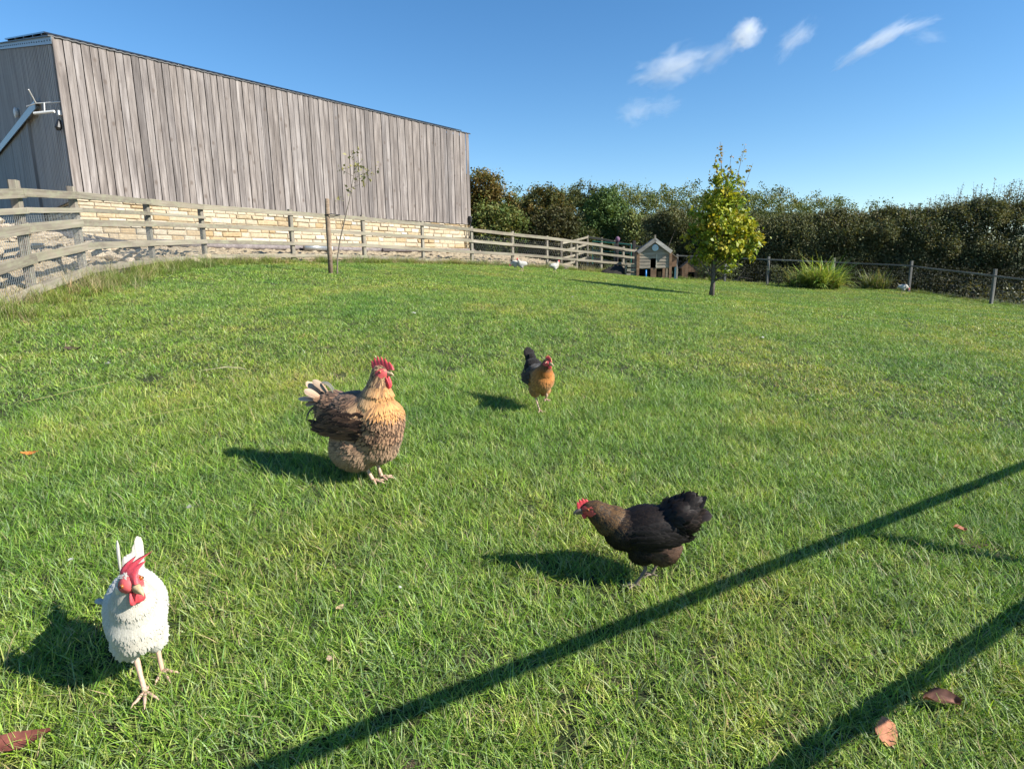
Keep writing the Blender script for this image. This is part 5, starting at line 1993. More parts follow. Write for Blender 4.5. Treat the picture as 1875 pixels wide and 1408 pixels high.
BK = ((.012, .010, .010), (.014, .012, .012), (.028, .022, .02))
black = dict(scale=.9, seed=12, voxel=.006, cand=22000, legr=.007, toe=.06, mat='gloss_plumage', soft=.4, fh=.9, wsoft=.25, space=.60, ruffle=.16, beakmat='darkbeak', legmat='leg_dark', eyey=.0265, facecol=(.50, .085, .07),
             balls=[(-.01, 0, .245, .158, .104, .102), (.085, 0, .245, .095, .088, .086), (-.13, 0, .295, .085, .088, .085), (-.175, 0, .335, .055, .05, .07), (-.06, .042, .175, .078, .055, .07), (-.06, -.042, .175, .078, .055, .07), (.02, .04, .17, .06, .05, .06), (.02, -.04, .17, .06, .05, .06),
                    (.145, 0, .285, .075, .066, .066), (.185, 0, .312, .058, .052, .052), (.213, 0, .334, .046, .042, .042), (.236, 0, .342, .043, .030, .033)],
             spine=[(.27, 0, .335), (.235, 0, .345), (.20, 0, .33), (.15, 0, .29), (.06, 0, .255), (-.06, 0, .26), (-.16, 0, .30), (-.22, 0, .36)],
             head=(.238, 0, .342), hyaw=.12, hpitch=.10, hs=1.08, colour=col_black,
             comb=dict(L=.052, H=.034, n=4, bend=5, th=.0045, spike=.45, x=.02, z=.02, lean=.1, rot=.15), wattle=(.020, .022, .3), lobe=(.014, .022, M['comb']),
             wing=dict(rows=[(8, .05, -.10, .205, .225, .11, .026, .010, .16), (9, .07, -.08, .225, .245, .09, .027, .013, .10), (10, .08, -.07, .245, .265, .07, .026, .014, .05), (11, .085, -.07, .265, .285, .055, .025, .011, .0), (11, .08, -.07, .285, .305, .045, .024, .006, -.05)], cols=black_wing),
             tail=[((-.17, y, .325), (-.7, y * 7, .9), (.9, y * 16, .5), L, .042, BK, .55, 0) for (y, L) in ((-.030, .085), (-.018, .10), (-.006, .11), (.006, .112), (.018, .10), (.030, .085))]
                  + [((-.19, y, .30), (-1, y * 8, .7), (.5, y * 16, .9), .085, .045, ((.02, .016, .015), (.03, .024, .022), (.07, .052, .046)), .6, 0) for y in (-.04, -.02, 0, .02, .04)],
             legs=[((.02, .042, .15), (.0, .044, .085), (.045, .046, .0), .1), ((-.05, -.042, .15), (-.075, -.044, .085), (-.045, -.046, .0), -.1)])

# --- dark hen with the orange breast, further back
def col_gold(t, p, rg, full=False):
    n = len(t)
    r = rg.uniform(.7, 1.25, (n, 1))
    og = grade(t, [(0, (.12, .06, .03)), (.12, (.14, .07, .035)), (.24, (.42, .15, .03)), (.4, (.42, .21, .075)), (.6, (.30, .16, .06)), (1, (.10, .06, .03))]) * r
    dk = np.clip((p[:, 2] - .30 + .55 * (.02 - p[:, 0])) / .05, 0, 1) * np.clip((.075 - p[:, 0]) / .03, 0, 1)
    c = og * (1 - dk[:, None]) + np.array([.022, .017, .015]) * dk[:, None]
    rear = np.clip((-.03 - p[:, 0]) / .05, 0, 1)
    c = c * (1 - .6 * rear[:, None])
    if not full:
        return (c,)
    L = grade(t, [(0, .012), (.12, .022), (.25, .036), (.45, .04), (1, .045)])
    Wd = grade(t, [(0, .009), (.12, .012), (.25, .018), (.45, .026), (1, .028)])
    lift = grade(t, [(0, .001), (.3, .004), (.5, .006), (1, .01)])
    return c * .85, L, Wd, lift, c, c * .8 + .02


def gold_wing(n, rg):
    c = np.array([.022, .017, .015]) * rg.uniform(.7, 1.7, (n, 1))
    return c, c, c * .6 + np.array([.10, .07, .055]) * rg.uniform(.2, 1, (n, 1))


gold = dict(scale=.9, seed=21, voxel=.007, cand=14000, legr=.0066, toe=.06, space=.65, ruffle=.15, gravity=.4,
            balls=[(-.03, 0, .27, .15, .10, .105), (.055, 0, .275, .092, .092, .105), (-.13, 0, .33, .085, .07, .075), (.0, .042, .19, .06, .045, .07), (.0, -.042, .19, .06, .045, .07), (-.18, 0, .38, .045, .04, .06),
                   (.095, 0, .335, .066, .062, .062), (.118, 0, .368, .05, .047, .046), (.130, 0, .395, .039, .037, .036), (.146, 0, .412, .040, .029, .031)],
            spine=[(.18, 0, .41), (.145, 0, .415), (.125, 0, .375), (.10, 0, .325), (.05, 0, .28), (-.04, 0, .28), (-.2, 0, .36)],
            head=(.148, 0, .412), hyaw=.35, hpitch=.05, hs=1.05, colour=col_gold,
            comb=dict(L=.06, H=.038, n=5, bend=2, th=.004, spike=.5, x=.008, z=.022), wattle=(.022, .026), lobe=(.014, .02, M['comb']),
            wing=dict(rows=[(6, .0, -.15, .235, .26, .11, .03, .012, .05), (7, .03, -.12, .26, .285, .085, .03, .016, .0), (7, .035, -.1, .285, .31, .06, .03, .016, -.05)], cols=gold_wing),
            tail=[((-.17, y, .36), (-.5, y * 5, 1), (.9, y * 14, .5), L, .034, BK, .25, 0) for (y, L) in ((-.025, .13), (-.012, .15), (0, .155), (.012, .15), (.025, .13))],
            legs=[((.0, -.035, .17), (-.015, -.03, .105), (.03, -.015, .0), 0), ((.03, .04, .19), (.045, .04, .13), (.02, .035, .085), .2)])


def gz(x, y, d=0.):
    return (x, y, Z(x, y) + d)


def heading(dx, dy):
    return math.atan2(dy, dx)


BIRDS = {}
BIRDS['cock'] = bird('large tan and dark brown cockerel with red comb standing mid lawn', 'cockerel', gz(-.75, 3.04, .012), heading(.93, -.36), cock, name='cockerel')
BIRDS['white'] = bird('white hen with floppy red comb walking towards the camera at lower left', 'hen', gz(-1.10, 1.60, .012), heading(.53, -.85), white)
BIRDS['black'] = bird('black hen with brown neck leaning forward beside the gate shadow', 'hen', gz(.505, 2.19, .012), heading(-1, .02), black)
BIRDS['gold'] = bird('dark hen with orange breast and raised black tail behind the cockerel', 'hen', gz(.20, 4.25, .012), heading(.34, -.94), gold)

# --- the far white hens: one simple bird, copied
far = dict(white)
far.update(scale=.92, seed=31, voxel=.012, cand=3000, space=1.3, eyes=False, hyaw=0, comb=dict(L=.05, H=.03, n=4, th=.004), wattle=(.02, .02), lobe=None)
f0 = bird('white hen standing upright alone in front of the pale rail fence', 'hen', gz(1.60, 21.9, .0), heading(.95, .3), far, 'white hens far off by the fence')
graze = dict(far)


def copy_thing(o, loc, rot, label, pitch=0.):
    c = o.copy()
    COL.objects.link(c)
    mw = Matrix.Translation(Vector(loc)) @ Euler((0, pitch, rot)).to_matrix().to_4x4()
    c.matrix_basis = mw
    c['label'] = label
    WM[c.name] = mw
    for ch in o.children:
        d = ch.copy()
        COL.objects.link(d)
        d.parent = c
    return c


graze.update(head=(.17, 0, .20), hpitch=.8, balls=[b for b in white['balls'][:5]] + [(.10, 0, .27, .062, .058, .06), (.135, 0, .24, .046, .043, .045), (.157, 0, .215, .037, .035, .035), (.17, 0, .20, .040, .029, .031)],
             spine=[(.19, 0, .18), (.165, 0, .205), (.14, 0, .24), (.10, 0, .27), (.05, 0, .275), (-.04, 0, .26), (-.2, 0, .30)])
f1 = bird('white hen with lowered head pecking beside its raised tail companion', 'hen', gz(.16, 21.0, .0), heading(-.9, -.3), graze, 'white hens far off by the fence')
f2 = copy_thing(f0, gz(.38, 20.9, .0), heading(-.9, -.15), 'white hen facing left with raised tail, right of the pecking one')
f3 = copy_thing(f1, gz(14.55, 22.6, .0), heading(.95, -.3), 'lone white hen pecking by a fence post at the hedge', .05)
# ------------------------------------------------------------------ lawn
def grass_mat(name, trans=.27):
    m, t, b, o = nodes(name)
    a = nd(t, 'ShaderNodeAttribute', attribute_name='Col')
    oi = nd(t, 'ShaderNodeObjectInfo')
    ge = nd(t, 'ShaderNodeNewGeometry')
    big = noise(t, ge.outputs['Position'], .55, 4, .6)
    mid = noise(t, ge.outputs['Position'], 3.2, 3, .6)
    c = mix(t, 1., a.outputs['Color'], ramp(t, big, [(.30, (.66, .82, .74)), (.48, (1, 1, 1)), (.62, (1.25, 1.06, 1.05)), (.74, (1.5, 1.12, 1.35))]), 'MULTIPLY')
    c = mix(t, 1., c, ramp(t, mid, [(.3, (.66, .74, .72)), (.58, (1.06, 1.05, 1.0)), (.75, (1.4, 1.16, 1.2))]), 'MULTIPLY')
    t.links.new(c, b.inputs['Base Color'])
    b.inputs['Roughness'].default_value = .5
    b.inputs['Specular IOR Level'].default_value = .32
    tr = nd(t, 'ShaderNodeBsdfTranslucent')
    t.links.new(mix(t, 1., c, (1.3, 1.25, .5), 'MULTIPLY'), tr.inputs[0])
    ms = nd(t, 'ShaderNodeMixShader')
    ms.inputs[0].default_value = trans
    t.links.new(b.outputs[0], ms.inputs[1])
    t.links.new(tr.outputs[0], ms.inputs[2])
    t.links.new(ms.outputs[0], o.inputs[0])
    return m


M['grass'] = grass_mat('grass_blades')


def blades(rg, n, R, hmin, hmax, w, seg, lean, dry=.04, curl=.6, pal=None):
    """n grass blades spread over a square of half-size R -> vertex, quad, colour arrays"""
    px = rg.uniform(-R, R, n)
    py = rg.uniform(-R, R, n)
    # gather into tufts
    k = max(3, n // 14)
    tx, ty = rg.uniform(-R, R, k), rg.uniform(-R, R, k)
    ti = rg.integers(0, k, n)
    g = rg.uniform(0, 1, n) < .6
    px = np.where(g, tx[ti] + rg.normal(0, .012 + R * .03, n), px)
    py = np.where(g, ty[ti] + rg.normal(0, .012 + R * .03, n), py)
    az = rg.uniform(0, 2 * np.pi, n)
    L = rg.uniform(hmin, hmax, n) * rg.uniform(.7, 1.2, n)
    ln = np.clip(rg.normal(lean, .28, n), .05, 1.45)          # lean from vertical at the root
    cu = rg.normal(curl, .35, n)
    ww = w * rg.uniform(.6, 1.3, n)
    wide = rg.uniform(0, 1, n) < .05                       # clover, daisies and plantain among the blades
    ww = np.where(wide, ww * 2.6, ww)
    L = np.where(wide, L * .6, L)
    V, C = [], []
    pos = np.c_[px, py, np.full(n, -.004)]
    twist = rg.uniform(-.8, .8, n)
    side0 = np.c_[-np.sin(az + twist), np.cos(az + twist), np.zeros(n)]
    pal = pal if pal is not None else np.array([[.195, .355, .03], [.25, .405, .05], [.31, .44, .08], [.385, .455, .125], [.12, .245, .038], [.31, .415, .18]])
    col = pal[rg.integers(0, len(pal), n)] * rg.uniform(.5, 1.3, (n, 1))
    dr = rg.uniform(0, 1, n) < dry
    col = np.where(dr[:, None], np.array([.42, .36, .20]) * rg.uniform(.6, 1.2, (n, 1)), col)
    th = ln.copy()
    for s in range(seg + 1):
        wd = ww * (1 - (s / seg) ** 1.6 * .92)
        V.append(pos - side0 * wd[:, None] * .5)
        V.append(pos + side0 * wd[:, None] * .5)
        f = .8 + .25 * s / seg  # colour darker toward the root, stands in for shade low in the turf
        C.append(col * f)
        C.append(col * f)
        d = np.c_[np.sin(th) * np.cos(az), np.sin(th) * np.sin(az), np.cos(th)]
        pos = pos + d * (L / seg)[:, None]
        th = np.clip(th + cu / seg, 0, 2.0)
    V = np.stack(V, 1).reshape(-1, 3)
    C = np.stack(C, 1).reshape(-1, 3)
    per = 2 * (seg + 1)
    base = (np.arange(n) * per)[:, None]
    Q = np.concatenate([base + np.array([2 * s, 2 * s + 1, 2 * s + 3, 2 * s + 2]) for s in range(seg)], 1).reshape(-1, 4)
    return V, Q, C


def protos(cname, specs):
    c = bpy.data.collections.new(cname)
    for k, (args, kw) in enumerate(specs):
        V, Q, C = blades(np.random.default_rng(100 + k), *args, **kw)
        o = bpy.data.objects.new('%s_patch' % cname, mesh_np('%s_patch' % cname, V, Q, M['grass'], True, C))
        c.objects.link(o)
    return c


def scatter(name, coll, P, S, lab, cat, mat=None):
    """one stuff object: instances of the collection's patches on points P, scaled S, random turn"""
    me = bpy.data.meshes.new(name)
    me.vertices.add(len(P))
    me.vertices.foreach_set('co', np.asarray(P, np.float32).ravel())
    a = me.attributes.new('sc', 'FLOAT', 'POINT')
    a.data.foreach_set('value', np.asarray(S, np.float32))
    P = np.asarray(P)
    yaw = RNG.uniform(0, 6.283, len(P))                     # each patch lies on the slope
    ax = (ZZ(P[:, 0], P[:, 1] + .1) - ZZ(P[:, 0], P[:, 1] - .1)) / .2
    ay = -(ZZ(P[:, 0] + .1, P[:, 1]) - ZZ(P[:, 0] - .1, P[:, 1])) / .2
    rot = np.c_[ax * np.cos(yaw) + ay * np.sin(yaw), -ax * np.sin(yaw) + ay * np.cos(yaw), yaw]
    a = me.attributes.new('rot', 'FLOAT_VECTOR', 'POINT')
    a.data.foreach_set('vector', rot.astype(np.float32).ravel())
    o = link(name, me)
    g = bpy.data.node_groups.new(name, 'GeometryNodeTree')
    g.interface.new_socket('Geometry', in_out='INPUT', socket_type='NodeSocketGeometry')
    g.interface.new_socket('Geometry', in_out='OUTPUT', socket_type='NodeSocketGeometry')
    gi, go = g.nodes.new('NodeGroupInput'), g.nodes.new('NodeGroupOutput')
    ip = g.nodes.new('GeometryNodeInstanceOnPoints')
    ci = g.nodes.new('GeometryNodeCollectionInfo')
    ci.inputs['Collection'].default_value = coll
    ci.inputs['Separate Children'].default_value = True
    ci.inputs['Reset Children'].default_value = True
    ip.inputs['Pick Instance'].default_value = True
    ri = g.nodes.new('FunctionNodeRandomValue')
    ri.data_type = 'INT'
    ri.inputs['Min'].default_value = 0
    ri.inputs['Max'].default_value = len(coll.objects) - 1
    at = g.nodes.new('GeometryNodeInputNamedAttribute')
    at.data_type = 'FLOAT'
    at.inputs['Name'].default_value = 'sc'
    ar = g.nodes.new('GeometryNodeInputNamedAttribute')
    ar.data_type = 'FLOAT_VECTOR'
    ar.inputs['Name'].default_value = 'rot'
    g.links.new(gi.outputs[0], ip.inputs['Points'])
    g.links.new(ci.outputs[0], ip.inputs['Instance'])
    g.links.new([q for q in ri.outputs if q.type == 'INT'][0], ip.inputs['Instance Index'])
    g.links.new([q for q in at.outputs if q.enabled][0], ip.inputs['Scale'])
    g.links.new([q for q in ar.outputs if q.enabled][0], ip.inputs['Rotation'])
    g.links.new(ip.outputs[0], go.inputs[0])
    md = o.modifiers.new('scatter', 'NODES')
    md.node_group = g
    return tag(o, lab, cat, None, 'stuff')


def pts_grid(x0, x1, y0, y1, step, keep):
    X, Y = np.meshgrid(np.arange(x0, x1, step), np.arange(y0, y1, step))
    X = X.ravel() + RNG.uniform(-.5, .5, X.size) * step
    Y = Y.ravel() + RNG.uniform(-.5, .5, Y.size) * step
    k = keep(X, Y)
    X, Y = X[k], Y[k]
    return np.c_[X, Y, ZZ(X, Y)]


# the lawn's outline: left and back along the rail fence, right along the hedge
LAWN = np.array([(-5.3, -4), (-5.35, 4.6), (-6.15, 8.2), (-6.6, 9.9), (-7.35, 13.2), (-7.4, 15.6), (-6.25, 18.4), (-4.7, 20.5), (-3.0, 22.5), (-1.3, 23.9), (.3, 25.2), (1.7, 26.2), (3.1, 26.9), (4.3, 27.4), (5.4, 27.4), (9.0, 27.6), (11, 26.3), (13.2, 25.6), (15.9, 24.2), (16.2, 19.6), (15.6, 15.4), (15, 11), (13, 4), (10, -4)])


def inside(X, Y, P=LAWN):
    r = np.zeros(len(X), bool)
    j = len(P) - 1
    for i in range(len(P)):
        xi, yi, xj, yj = P[i, 0], P[i, 1], P[j, 0], P[j, 1]
        c = ((yi > Y) != (yj > Y)) & (X < (xj - xi) * (Y - yi) / (yj - yi + 1e-12) + xi)
        r ^= c
        j = i
    return r


def lod(a, b):
    def keep(X, Y):
        d = np.hypot(X, Y) + RNG.normal(0, .25, len(X))
        return inside(X, Y) & (d >= a) & (d < b) & (Y > -1.5) & (np.abs(X) < 1.05 * np.maximum(Y, 0) + 3.0)
    return keep


near = protos('near_turf', [((430, .14, .028, .086, .0036, 4, .82), {'curl': .55, 'dry': .05}) for _ in range(7)])
midc = protos('mid_turf', [((560, .24, .024, .070, .0056, 3, .95), {'dry': .05}) for _ in range(6)])
farc = protos('far_turf', [((620, .42, .022, .06, .0105, 2, 1.05), {'dry': .05}) for _ in range(5)])
P0_, P1_, P2_ = pts_grid(-9, 9, -1.5, 6.5, .135, lod(0, 5.2)), pts_grid(-16, 17, -1.5, 13, .235, lod(5.2, 11.5)), pts_grid(-20, 20, 5, 30, .40, lod(11.5, 60))
print('turf', len(P0_), len(P1_), len(P2_))
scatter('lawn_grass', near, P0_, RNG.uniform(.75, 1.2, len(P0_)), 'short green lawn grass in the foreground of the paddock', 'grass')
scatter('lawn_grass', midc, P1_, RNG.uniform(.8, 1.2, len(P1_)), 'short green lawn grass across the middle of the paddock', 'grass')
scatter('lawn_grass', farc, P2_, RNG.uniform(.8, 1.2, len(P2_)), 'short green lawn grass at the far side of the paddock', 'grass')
# ------------------------------------------------------------------ tufts, border plants
def tuft(label, cat, x, y, R, H, n, pal, seed, name='plant', w=.018, group=None, dry=.12, lean=.5, curl=.9, kind=None):
    V, Q, C = blades(np.random.default_rng(seed), n, R, H * .6, H, w, 5, lean, dry, curl, np.array(pal))
    o = link(name, mesh_np(name, V, Q, M['grass'], True, C), None, Matrix.Translation((x, y, Z(x, y))))
    return tag(o, label, cat, group, kind)


yl = [(.30, .44, .09), (.37, .48, .12), (.20, .34, .07), (.42, .50, .18)]
tuft('large clump of arching strap leaves in front of the hedge fence', 'plant', 12.25, 24.1, .46, 1.45, 950, yl, 1, w=.055, lean=.66, dry=.04)
tuft('left half of the strap leaf clump, darker and lower', 'plant', 11.55, 24.4, .36, 1.0, 380, [(.10, .19, .05), (.15, .25, .06), (.22, .30, .08)], 2, w=.03)
tuft('small pale green clump of strap leaves by the hedge', 'plant', 14.75, 24.7, .34, 1.0, 420, [(.14, .19, .06), (.19, .22, .08), (.10, .15, .05)], 3, w=.028)

# shrubby growth behind the young tree and along the hedge foot
def bush(label, x, y, blobs, n, pal, seed, size=.075, cat='shrub', group=None):
    return tree(label, cat, (x, y, Z(x, y)), blobs, n, size, pal, (0, 0, .5), seed, 'leaf', .11, .45, group, 'shrub', .03, 18, 8)


bush('pale leafy shrub beside the small hen house behind the tree trunk', 9.6, 27.6, [(-.5, 0, .45, .6, .4, .42), (.25, 0, .5, .55, .4, .42), (-.1, 0, .7, .4, .3, .3)], 1900, [(.12, .16, .06), (.16, .19, .08), (.09, .13, .045)], 81)
bush('thin straggling weeds between the fence post and the strap leaves', 10.9, 24.9, [(0, 0, .4, .45, .3, .4), (.4, 0, .25, .3, .3, .25)], 500, [(.10, .12, .05), (.14, .15, .07)], 82)
bush('low dry scrub on the ground below the hedge right of the pale clump', 15.6, 25.0, [(0, 0, .2, .8, .4, .22), (1.2, -.8, .2, .7, .4, .2)], 900, [(.11, .10, .05), (.15, .13, .07), (.08, .09, .04)], 83)
bush('fallen leafy branch by the foot of the hedge fence at right', 16.4, 21.6, [(0, 0, .25, .5, .7, .25), (.2, -1.6, .25, .4, .6, .22)], 900, [(.09, .10, .05), (.14, .13, .07)], 84)
q = MB()
for a, b in (((9.75, 26.9, .75), (10.35, 26.6, 1.0)), ((9.9, 26.9, .75), (10.2, 26.7, 1.25)), ((10.05, 26.75, .9), (10.5, 26.5, .82))):
    q.tube([a, b], [.018, .007], 5)
tag(q.build('branch', M['twig']), 'bare pale branch sticking out of the shrub behind the tree', 'branch')

# rough long grass under the fences: one mass of instanced tufts
def long_protos(cname, pal, n, R, h0, h1, w, dry, k=4, lean=.45, curl=.8):
    c = bpy.data.collections.new(cname)
    for j in range(k):
        V, Q, C = blades(np.random.default_rng(500 + j), n, R, h0, h1, w, 4, lean, dry, curl, np.array(pal))
        c.objects.link(bpy.data.objects.new(cname + '_tuft', mesh_np(cname + '_tuft', V, Q, M['grass'], True, C)))
    return c


lg = long_protos('green_rough', [(.17, .26, .035), (.22, .30, .05), (.26, .30, .08), (.13, .22, .03)], 90, .13, .10, .30, .006, .12)
ly = long_protos('straw_rough', [(.34, .29, .14), (.28, .25, .11), (.22, .23, .08), (.40, .34, .2)], 60, .14, .2, .5, .005, .5)
edge = np.array([(-5.3, 4.6), (-6.1, 8.2), (-6.55, 9.9), (-7.3, 13.2), (-7.35, 15.6), (-6.2, 18.45), (-4.6, 20.6), (-2.95, 22.55), (-1.25, 23.95), (.35, 25.3), (1.8, 26.3), (3.1, 27.0), (4.3, 27.5), (5.3, 27.7)])
rg = np.random.default_rng(90)
seg = np.linalg.norm(np.diff(edge, axis=0), axis=1)
cum = np.r_[0, np.cumsum(seg)]


def along(n, spread, bias):
    d = rg.uniform(0, cum[-1], n)
    x, y = np.interp(d, cum, edge[:, 0]), np.interp(d, cum, edge[:, 1])
    i = np.clip(np.searchsorted(cum, d) - 1, 0, len(seg) - 1)
    tx, ty = (edge[i + 1] - edge[i]).T / seg[i]
    o = rg.normal(bias, spread, n)
    dens = .5 + .5 * np.sin(d * 1.1 + 1) * np.sin(d * .47 + .4)
    k = rg.uniform(0, 1, n) < .30 + .7 * dens
    return np.c_[x + ty * o, y - tx * o][k]


A = along(1300, .26, .10)
B = along(330, .28, .08)
scatter('rough_grass', lg, np.c_[A, ZZ(A[:, 0], A[:, 1])], rg.uniform(.35, 1.15, len(A)) * (.6 + .5 * np.sin(A[:, 1] * 2.1) ** 2), 'rough uncut green grass along the foot of the rail fence', 'grass')
scatter('dry_grass', ly, np.c_[B, ZZ(B[:, 0], B[:, 1])], rg.uniform(.4, 1.0, len(B)), 'dry straw coloured grass stems along the foot of the rail fence', 'grass')
edge = np.array([(7.4, 27.2), (9.2, 26.8), (10.9, 26.0), (13.1, 25.3), (15.5, 24.0), (15.75, 19.6), (15.2, 15.4), (14.6, 11.5)])
seg = np.linalg.norm(np.diff(edge, axis=0), axis=1)
cum = np.r_[0, np.cumsum(seg)]
A = along(420, .16, -.05)
scatter('rough_grass', lg, np.c_[A, ZZ(A[:, 0], A[:, 1])], rg.uniform(.35, .8, len(A)), 'short rough grass along the foot of the hedge fence', 'grass')
# ------------------------------------------------------------------ leaves, feathers and twigs on the lawn
def fallen_leaf(label, x, y, L, Wd, rz, col, seed, curl=.5, tilt=(.2, .1), h=.055, cat='leaf', dark=.6):
    rs = random.Random(seed)
    v, f, c = [], [], []
    nr = 8
    for r in range(nr + 1):
        s = r / nr
        w = Wd * math.sin(math.pi * min(.04 + s * .93, 1)) ** .75 * (1 + rs.uniform(-.15, .15))
        for k, o in enumerate((-.5, -.25, 0, .25, .5)):
            z = abs(o) ** 1.5 * Wd * curl * (1 if seed % 2 else .4) * 1.6 + math.sin(s * 5 + seed) * L * .07 + rs.uniform(-.002, .002)
            v.append(((s - .5) * L, o * w, z))
            t = .75 + .4 * rs.random()
            c.append([q * t * (1.25 if k == 2 else 1) for q in col])
    for r in range(nr):
        for k in range(4):
            a = r * 5 + k
            f.append((a, a + 1, a + 6, a + 5))
    m = Matrix.Translation((x, y, Z(x, y) + h - .022)) @ Euler((tilt[0], tilt[1], rz)).to_matrix().to_4x4()
    o = link('fallen_leaf', mesh_of('fallen_leaf', v, f, M['deadleaf'], True, c), None, m)
    return tag(o, label, cat, 'fallen leaves on the lawn')


M['deadleaf'] = vcol('dead_leaf', .7, .25, .15, .25, 70)
RD, OR, BR_ = (.17, .055, .04), (.42, .17, .09), (.15, .07, .05)
fallen_leaf('long curled reddish brown leaf at the bottom left corner', -1.32, 1.38, .17, .05, R_(20), RD, 1, .3, (.35, -.12), .05)
fallen_leaf('small bright orange leaf on the grass at the left edge', -2.70, 3.25, .085, .03, R_(15), (.62, .19, .05), 2, .4, (.3, 0), .05)
fallen_leaf('pinkish orange leaf half in the shadow bar at lower right', 1.03, 1.47, .085, .062, R_(60), OR, 4, .15, (.45, -.25), .05)
fallen_leaf('curled brown leaf right of the pinkish one', 1.265, 1.585, .10, .05, R_(-12), BR_, 5, .7, (.3, .1), .05)
fallen_leaf('small rust leaf in a scrape near the right edge', 2.10, 2.66, .06, .035, R_(-10), (.34, .12, .07), 7, .5, (.25, .15), .05)
fallen_leaf('dark brown scrap on the grass near the left fence', -4.05, 5.55, .14, .08, R_(10), (.07, .045, .035), 8, .5, (.2, 0), .04)
fallen_leaf('pale buff leaf in the grass below the cockerel', -.62, 1.95, .035, .02, 1.0, (.42, .30, .18), 9, .4)
fallen_leaf('tiny pale leaf standing in the grass at lower centre', -.585, 1.70, .03, .018, 1.9, (.45, .33, .22), 10, .4)
M['fluff'] = plain('white_fluff', (.5, .49, .45), .9)


def fluff(label, x, y, s, rz, seed):
    rs = random.Random(seed)
    q = MB()
    for k in range(16):
        a = rs.uniform(-1.0, 1.0)
        l = s * rs.uniform(.5, 1)
        p0 = Vector((rs.uniform(-.2, .2) * s, rs.uniform(-.1, .1) * s, 0))
        d = Vector((math.cos(a), math.sin(a), rs.uniform(.05, .6)))
        n_ = Vector((-d.y, d.x, 0)).normalized() * s * .09
        q.add([p0 - n_ * .4, p0 + n_ * .4, p0 + d * l * .6 + n_, p0 + d * l, p0 + d * l * .6 - n_], [(0, 1, 2, 4), (4, 2, 3)])
    m = Matrix.Translation((x, y, Z(x, y) + .05)) @ Matrix.Rotation(rz, 4, 'Z')
    o = q.build('loose_feather', M['fluff'])
    o.matrix_basis = m
    WM[o.name] = m
    return tag(o, label, 'feather', 'small white feathers lying on the lawn')


for k, (x, y, s, lab) in enumerate(((-1.50, 2.62, .045, 'white downy feather on the grass left below the cockerel'), (-1.73, 2.18, .03, 'tiny white feather left of the white hen tail'), (-1.25, 7.9, .09, 'white feather on the grass far behind the cockerel'),
                                    (-3.35, 5.0, .08, 'pale feather on the grass near the straw patch at left'), (-3.1, 6.0, .05, 'small white feather in mid lawn left of the cockerel'), (1.06, 10.6, .09, 'white feather far up the lawn beyond the dark hen'),
                                    (3.1, 7.4, .06, 'small white feather on the right side of the lawn'), (-.42, 2.05, .02, 'small white feather left of the black hen'), (-2.5, 4.2, .04, 'white fluff on the lawn left of the cockerel tail'))):
    fluff(lab, x, y, s * .6, k * 1.3, 40 + k)
q = MB()
for (x0, y0, x1, y1) in ((-2.53, 4.9, -2.2, 4.95), (-2.48, 4.93, -2.25, 4.99)):
    q.tube([(x0, y0, Z(x0, y0) + .05), ((x0 + x1) / 2, (y0 + y1) / 2 + .02, Z(x0, y0) + .065), (x1, y1, Z(x1, y1) + .055)], .0018, 5)
tag(q.build('straw', plain('straw', (.55, .46, .30), .8)), 'pale straw lying on the grass left of the cockerel', 'straw', None, 'stuff')
q = MB()
for (x0, y0, x1, y1) in ((-2.52, 3.62, -2.02, 4.02), (-3.3, 4.0, -3.0, 4.5)):
    q.tube([(x0, y0, Z(x0, y0) + .055), ((x0 + x1) / 2 + .03, (y0 + y1) / 2, Z(x0, y0) + .085), (x1, y1, Z(x1, y1) + .06)], .0011, 5)
tag(q.build('straw', M['deadleaf'] and plain('yellow_straw', (.36, .31, .12), .8)), 'long yellow straws lying on the grass at the left', 'straw', None, 'stuff')
q = MB()
q.tube([(.965, 2.05, Z(.965, 2.05) + .05), (1.0, 2.12, Z(1., 2.1) + .09)], .003, 5)
# scrapes of bare earth
sc_ = MB()
rs = random.Random(5)
for k, (x, y, s) in enumerate(((2.10, 2.58, .07), (-.26, 1.345, .045))):
    n_ = 14
    base = [Vector((x, y, Z(x, y) + .012))]
    for j in range(n_):
        a = 2 * math.pi * j / n_
        r = s * rs.uniform(.7, 1.3)
        px_, py_ = x + math.cos(a) * r, y + math.sin(a) * r * .8
        base.append(Vector((px_, py_, Z(px_, py_) + .012)))
    sc_.add(base, [(0, 1 + j, 1 + (j + 1) % n_) for j in range(n_)])
tag(sc_.build('bare_earth', rough_mat('bare_earth', [(.3, (.045, .03, .02)), (.7, (.12, .085, .055))], 60, .95, .01, .8)), 'small scrapes of bare brown earth in the lawn', 'earth', None, 'stuff')
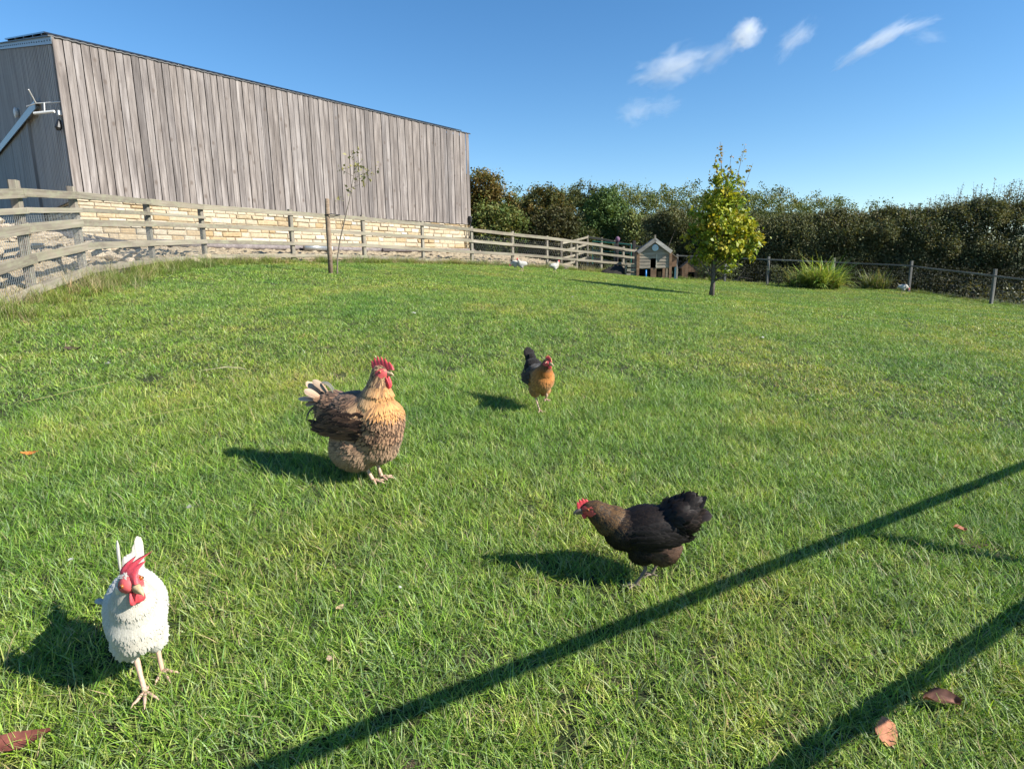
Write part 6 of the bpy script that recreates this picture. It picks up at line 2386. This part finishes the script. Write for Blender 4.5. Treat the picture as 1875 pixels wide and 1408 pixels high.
# ------------------------------------------------------------------ small fair weather clouds, far off
def cloud_mat(name, dens, seed, scale=1.6, thr=.42):
    m = bpy.data.materials.new(name)
    m.use_nodes = True
    t = m.node_tree
    t.nodes.clear()
    out = t.nodes.new('ShaderNodeOutputMaterial')
    pv = t.nodes.new('ShaderNodeVolumePrincipled')
    pv.inputs['Color'].default_value = (1, 1, 1, 1)
    pv.inputs['Anisotropy'].default_value = .1
    tc = nd(t, 'ShaderNodeTexCoord')
    ln = nd(t, 'ShaderNodeVectorMath', operation='LENGTH')
    t.links.new(tc.outputs['Object'], ln.inputs[0])
    n4 = nd(t, 'ShaderNodeTexNoise', noise_dimensions='4D')
    n4.inputs['W'].default_value = seed
    n4.inputs['Scale'].default_value = scale
    n4.inputs['Detail'].default_value = 9
    n4.inputs['Roughness'].default_value = .62
    n4.inputs['Distortion'].default_value = .9
    t.links.new(tc.outputs['Object'], n4.inputs['Vector'])
    fall = math_(t, 'SUBTRACT', 1.0, ln.outputs['Value'])
    shp = math_(t, 'ADD', math_(t, 'MULTIPLY', fall, .55), math_(t, 'SUBTRACT', n4.outputs['Fac'], .5 + thr * .5))
    d = math_(t, 'MAXIMUM', math_(t, 'MULTIPLY', shp, 2.2), 0.)
    edge = nd(t, 'ShaderNodeMapRange')
    edge.inputs['From Max'].default_value = .25
    t.links.new(fall, edge.inputs['Value'])
    d = math_(t, 'MULTIPLY', d, edge.outputs[0])
    t.links.new(math_(t, 'MULTIPLY', d, dens * .72), pv.inputs['Density'])
    t.links.new(pv.outputs[0], out.inputs['Volume'])
    return m


def at_dir(px, py, dist):
    d = (_F + _Rv * ((px - 937.5) / 1106) - _Uv * ((py - 704) / 1106))
    return EYE + d * dist


def puff(parent, centre, rx, ry, roll, seed, dens, scale=1.6, thr=.42):
    """ellipsoid of vapour, long axis rx, tilted by roll about the line of sight"""
    bm = bmesh.new()
    bmesh.ops.create_icosphere(bm, subdivisions=3, radius=1)
    me = bpy.data.meshes.new('puff')
    bm.to_mesh(me)
    bm.free()
    me.materials.append(cloud_mat('vapour', dens, seed, scale, thr))
    view = (centre - EYE).normalized()
    right = view.cross(Vector((0, 0, 1))).normalized()
    upv = right.cross(view)
    a = right * math.cos(roll) + upv * math.sin(roll)
    b = upv * math.cos(roll) - right * math.sin(roll)
    m = Matrix((a, b, view)).transposed().to_4x4() @ Matrix.Diagonal((rx, ry, max(ry, rx * .5), 1))
    m.translation = centre
    return link('puff', me, parent, m)


CD = 900.0
u_ = CD / 1106


def cloud(label, puffs):
    c0 = at_dir(puffs[0][0], puffs[0][1], CD)
    t = thing('cloud', label, 'cloud', c0, 'small clouds in the blue sky')
    for (px, py, rx, ry, roll, seed, dens, sc_, thr) in puffs:
        puff(t, at_dir(px, py, CD), rx * u_, ry * u_, R_(roll), seed, dens, sc_, thr)


cloud('largest white cloud with a bright round head at its upper right', [(1365, 64, 44, 38, 20, 1.0, .085, 2.0, .30), (1310, 103, 74, 34, 28, 5.5, .030, 2.6, .44), (1232, 122, 104, 50, 12, 2.3, .048, 2.5, .42)])
cloud('small wispy cloud just right of the largest cloud', [(1460, 68, 60, 34, 30, 3.1, .034, 2.6, .43), (1440, 92, 46, 24, 55, 7.7, .022, 2.6, .45)])
cloud('long slanting streak of cloud at the upper right', [(1625, 66, 80, 24, 24, 4.4, .060, 2.3, .38), (1570, 98, 74, 20, 28, 8.1, .034, 2.5, .42), (1680, 48, 60, 17, 12, 9.2, .028, 2.5, .42), (1700, 68, 50, 22, -15, 6.6, .022, 2.6, .45)])
cloud('faint low cloud patch below the largest cloud', [(1165, 205, 58, 36, 10, 11.2, .026, 2.6, .43), (1215, 195, 56, 30, 5, 12.9, .022, 2.7, .44)])
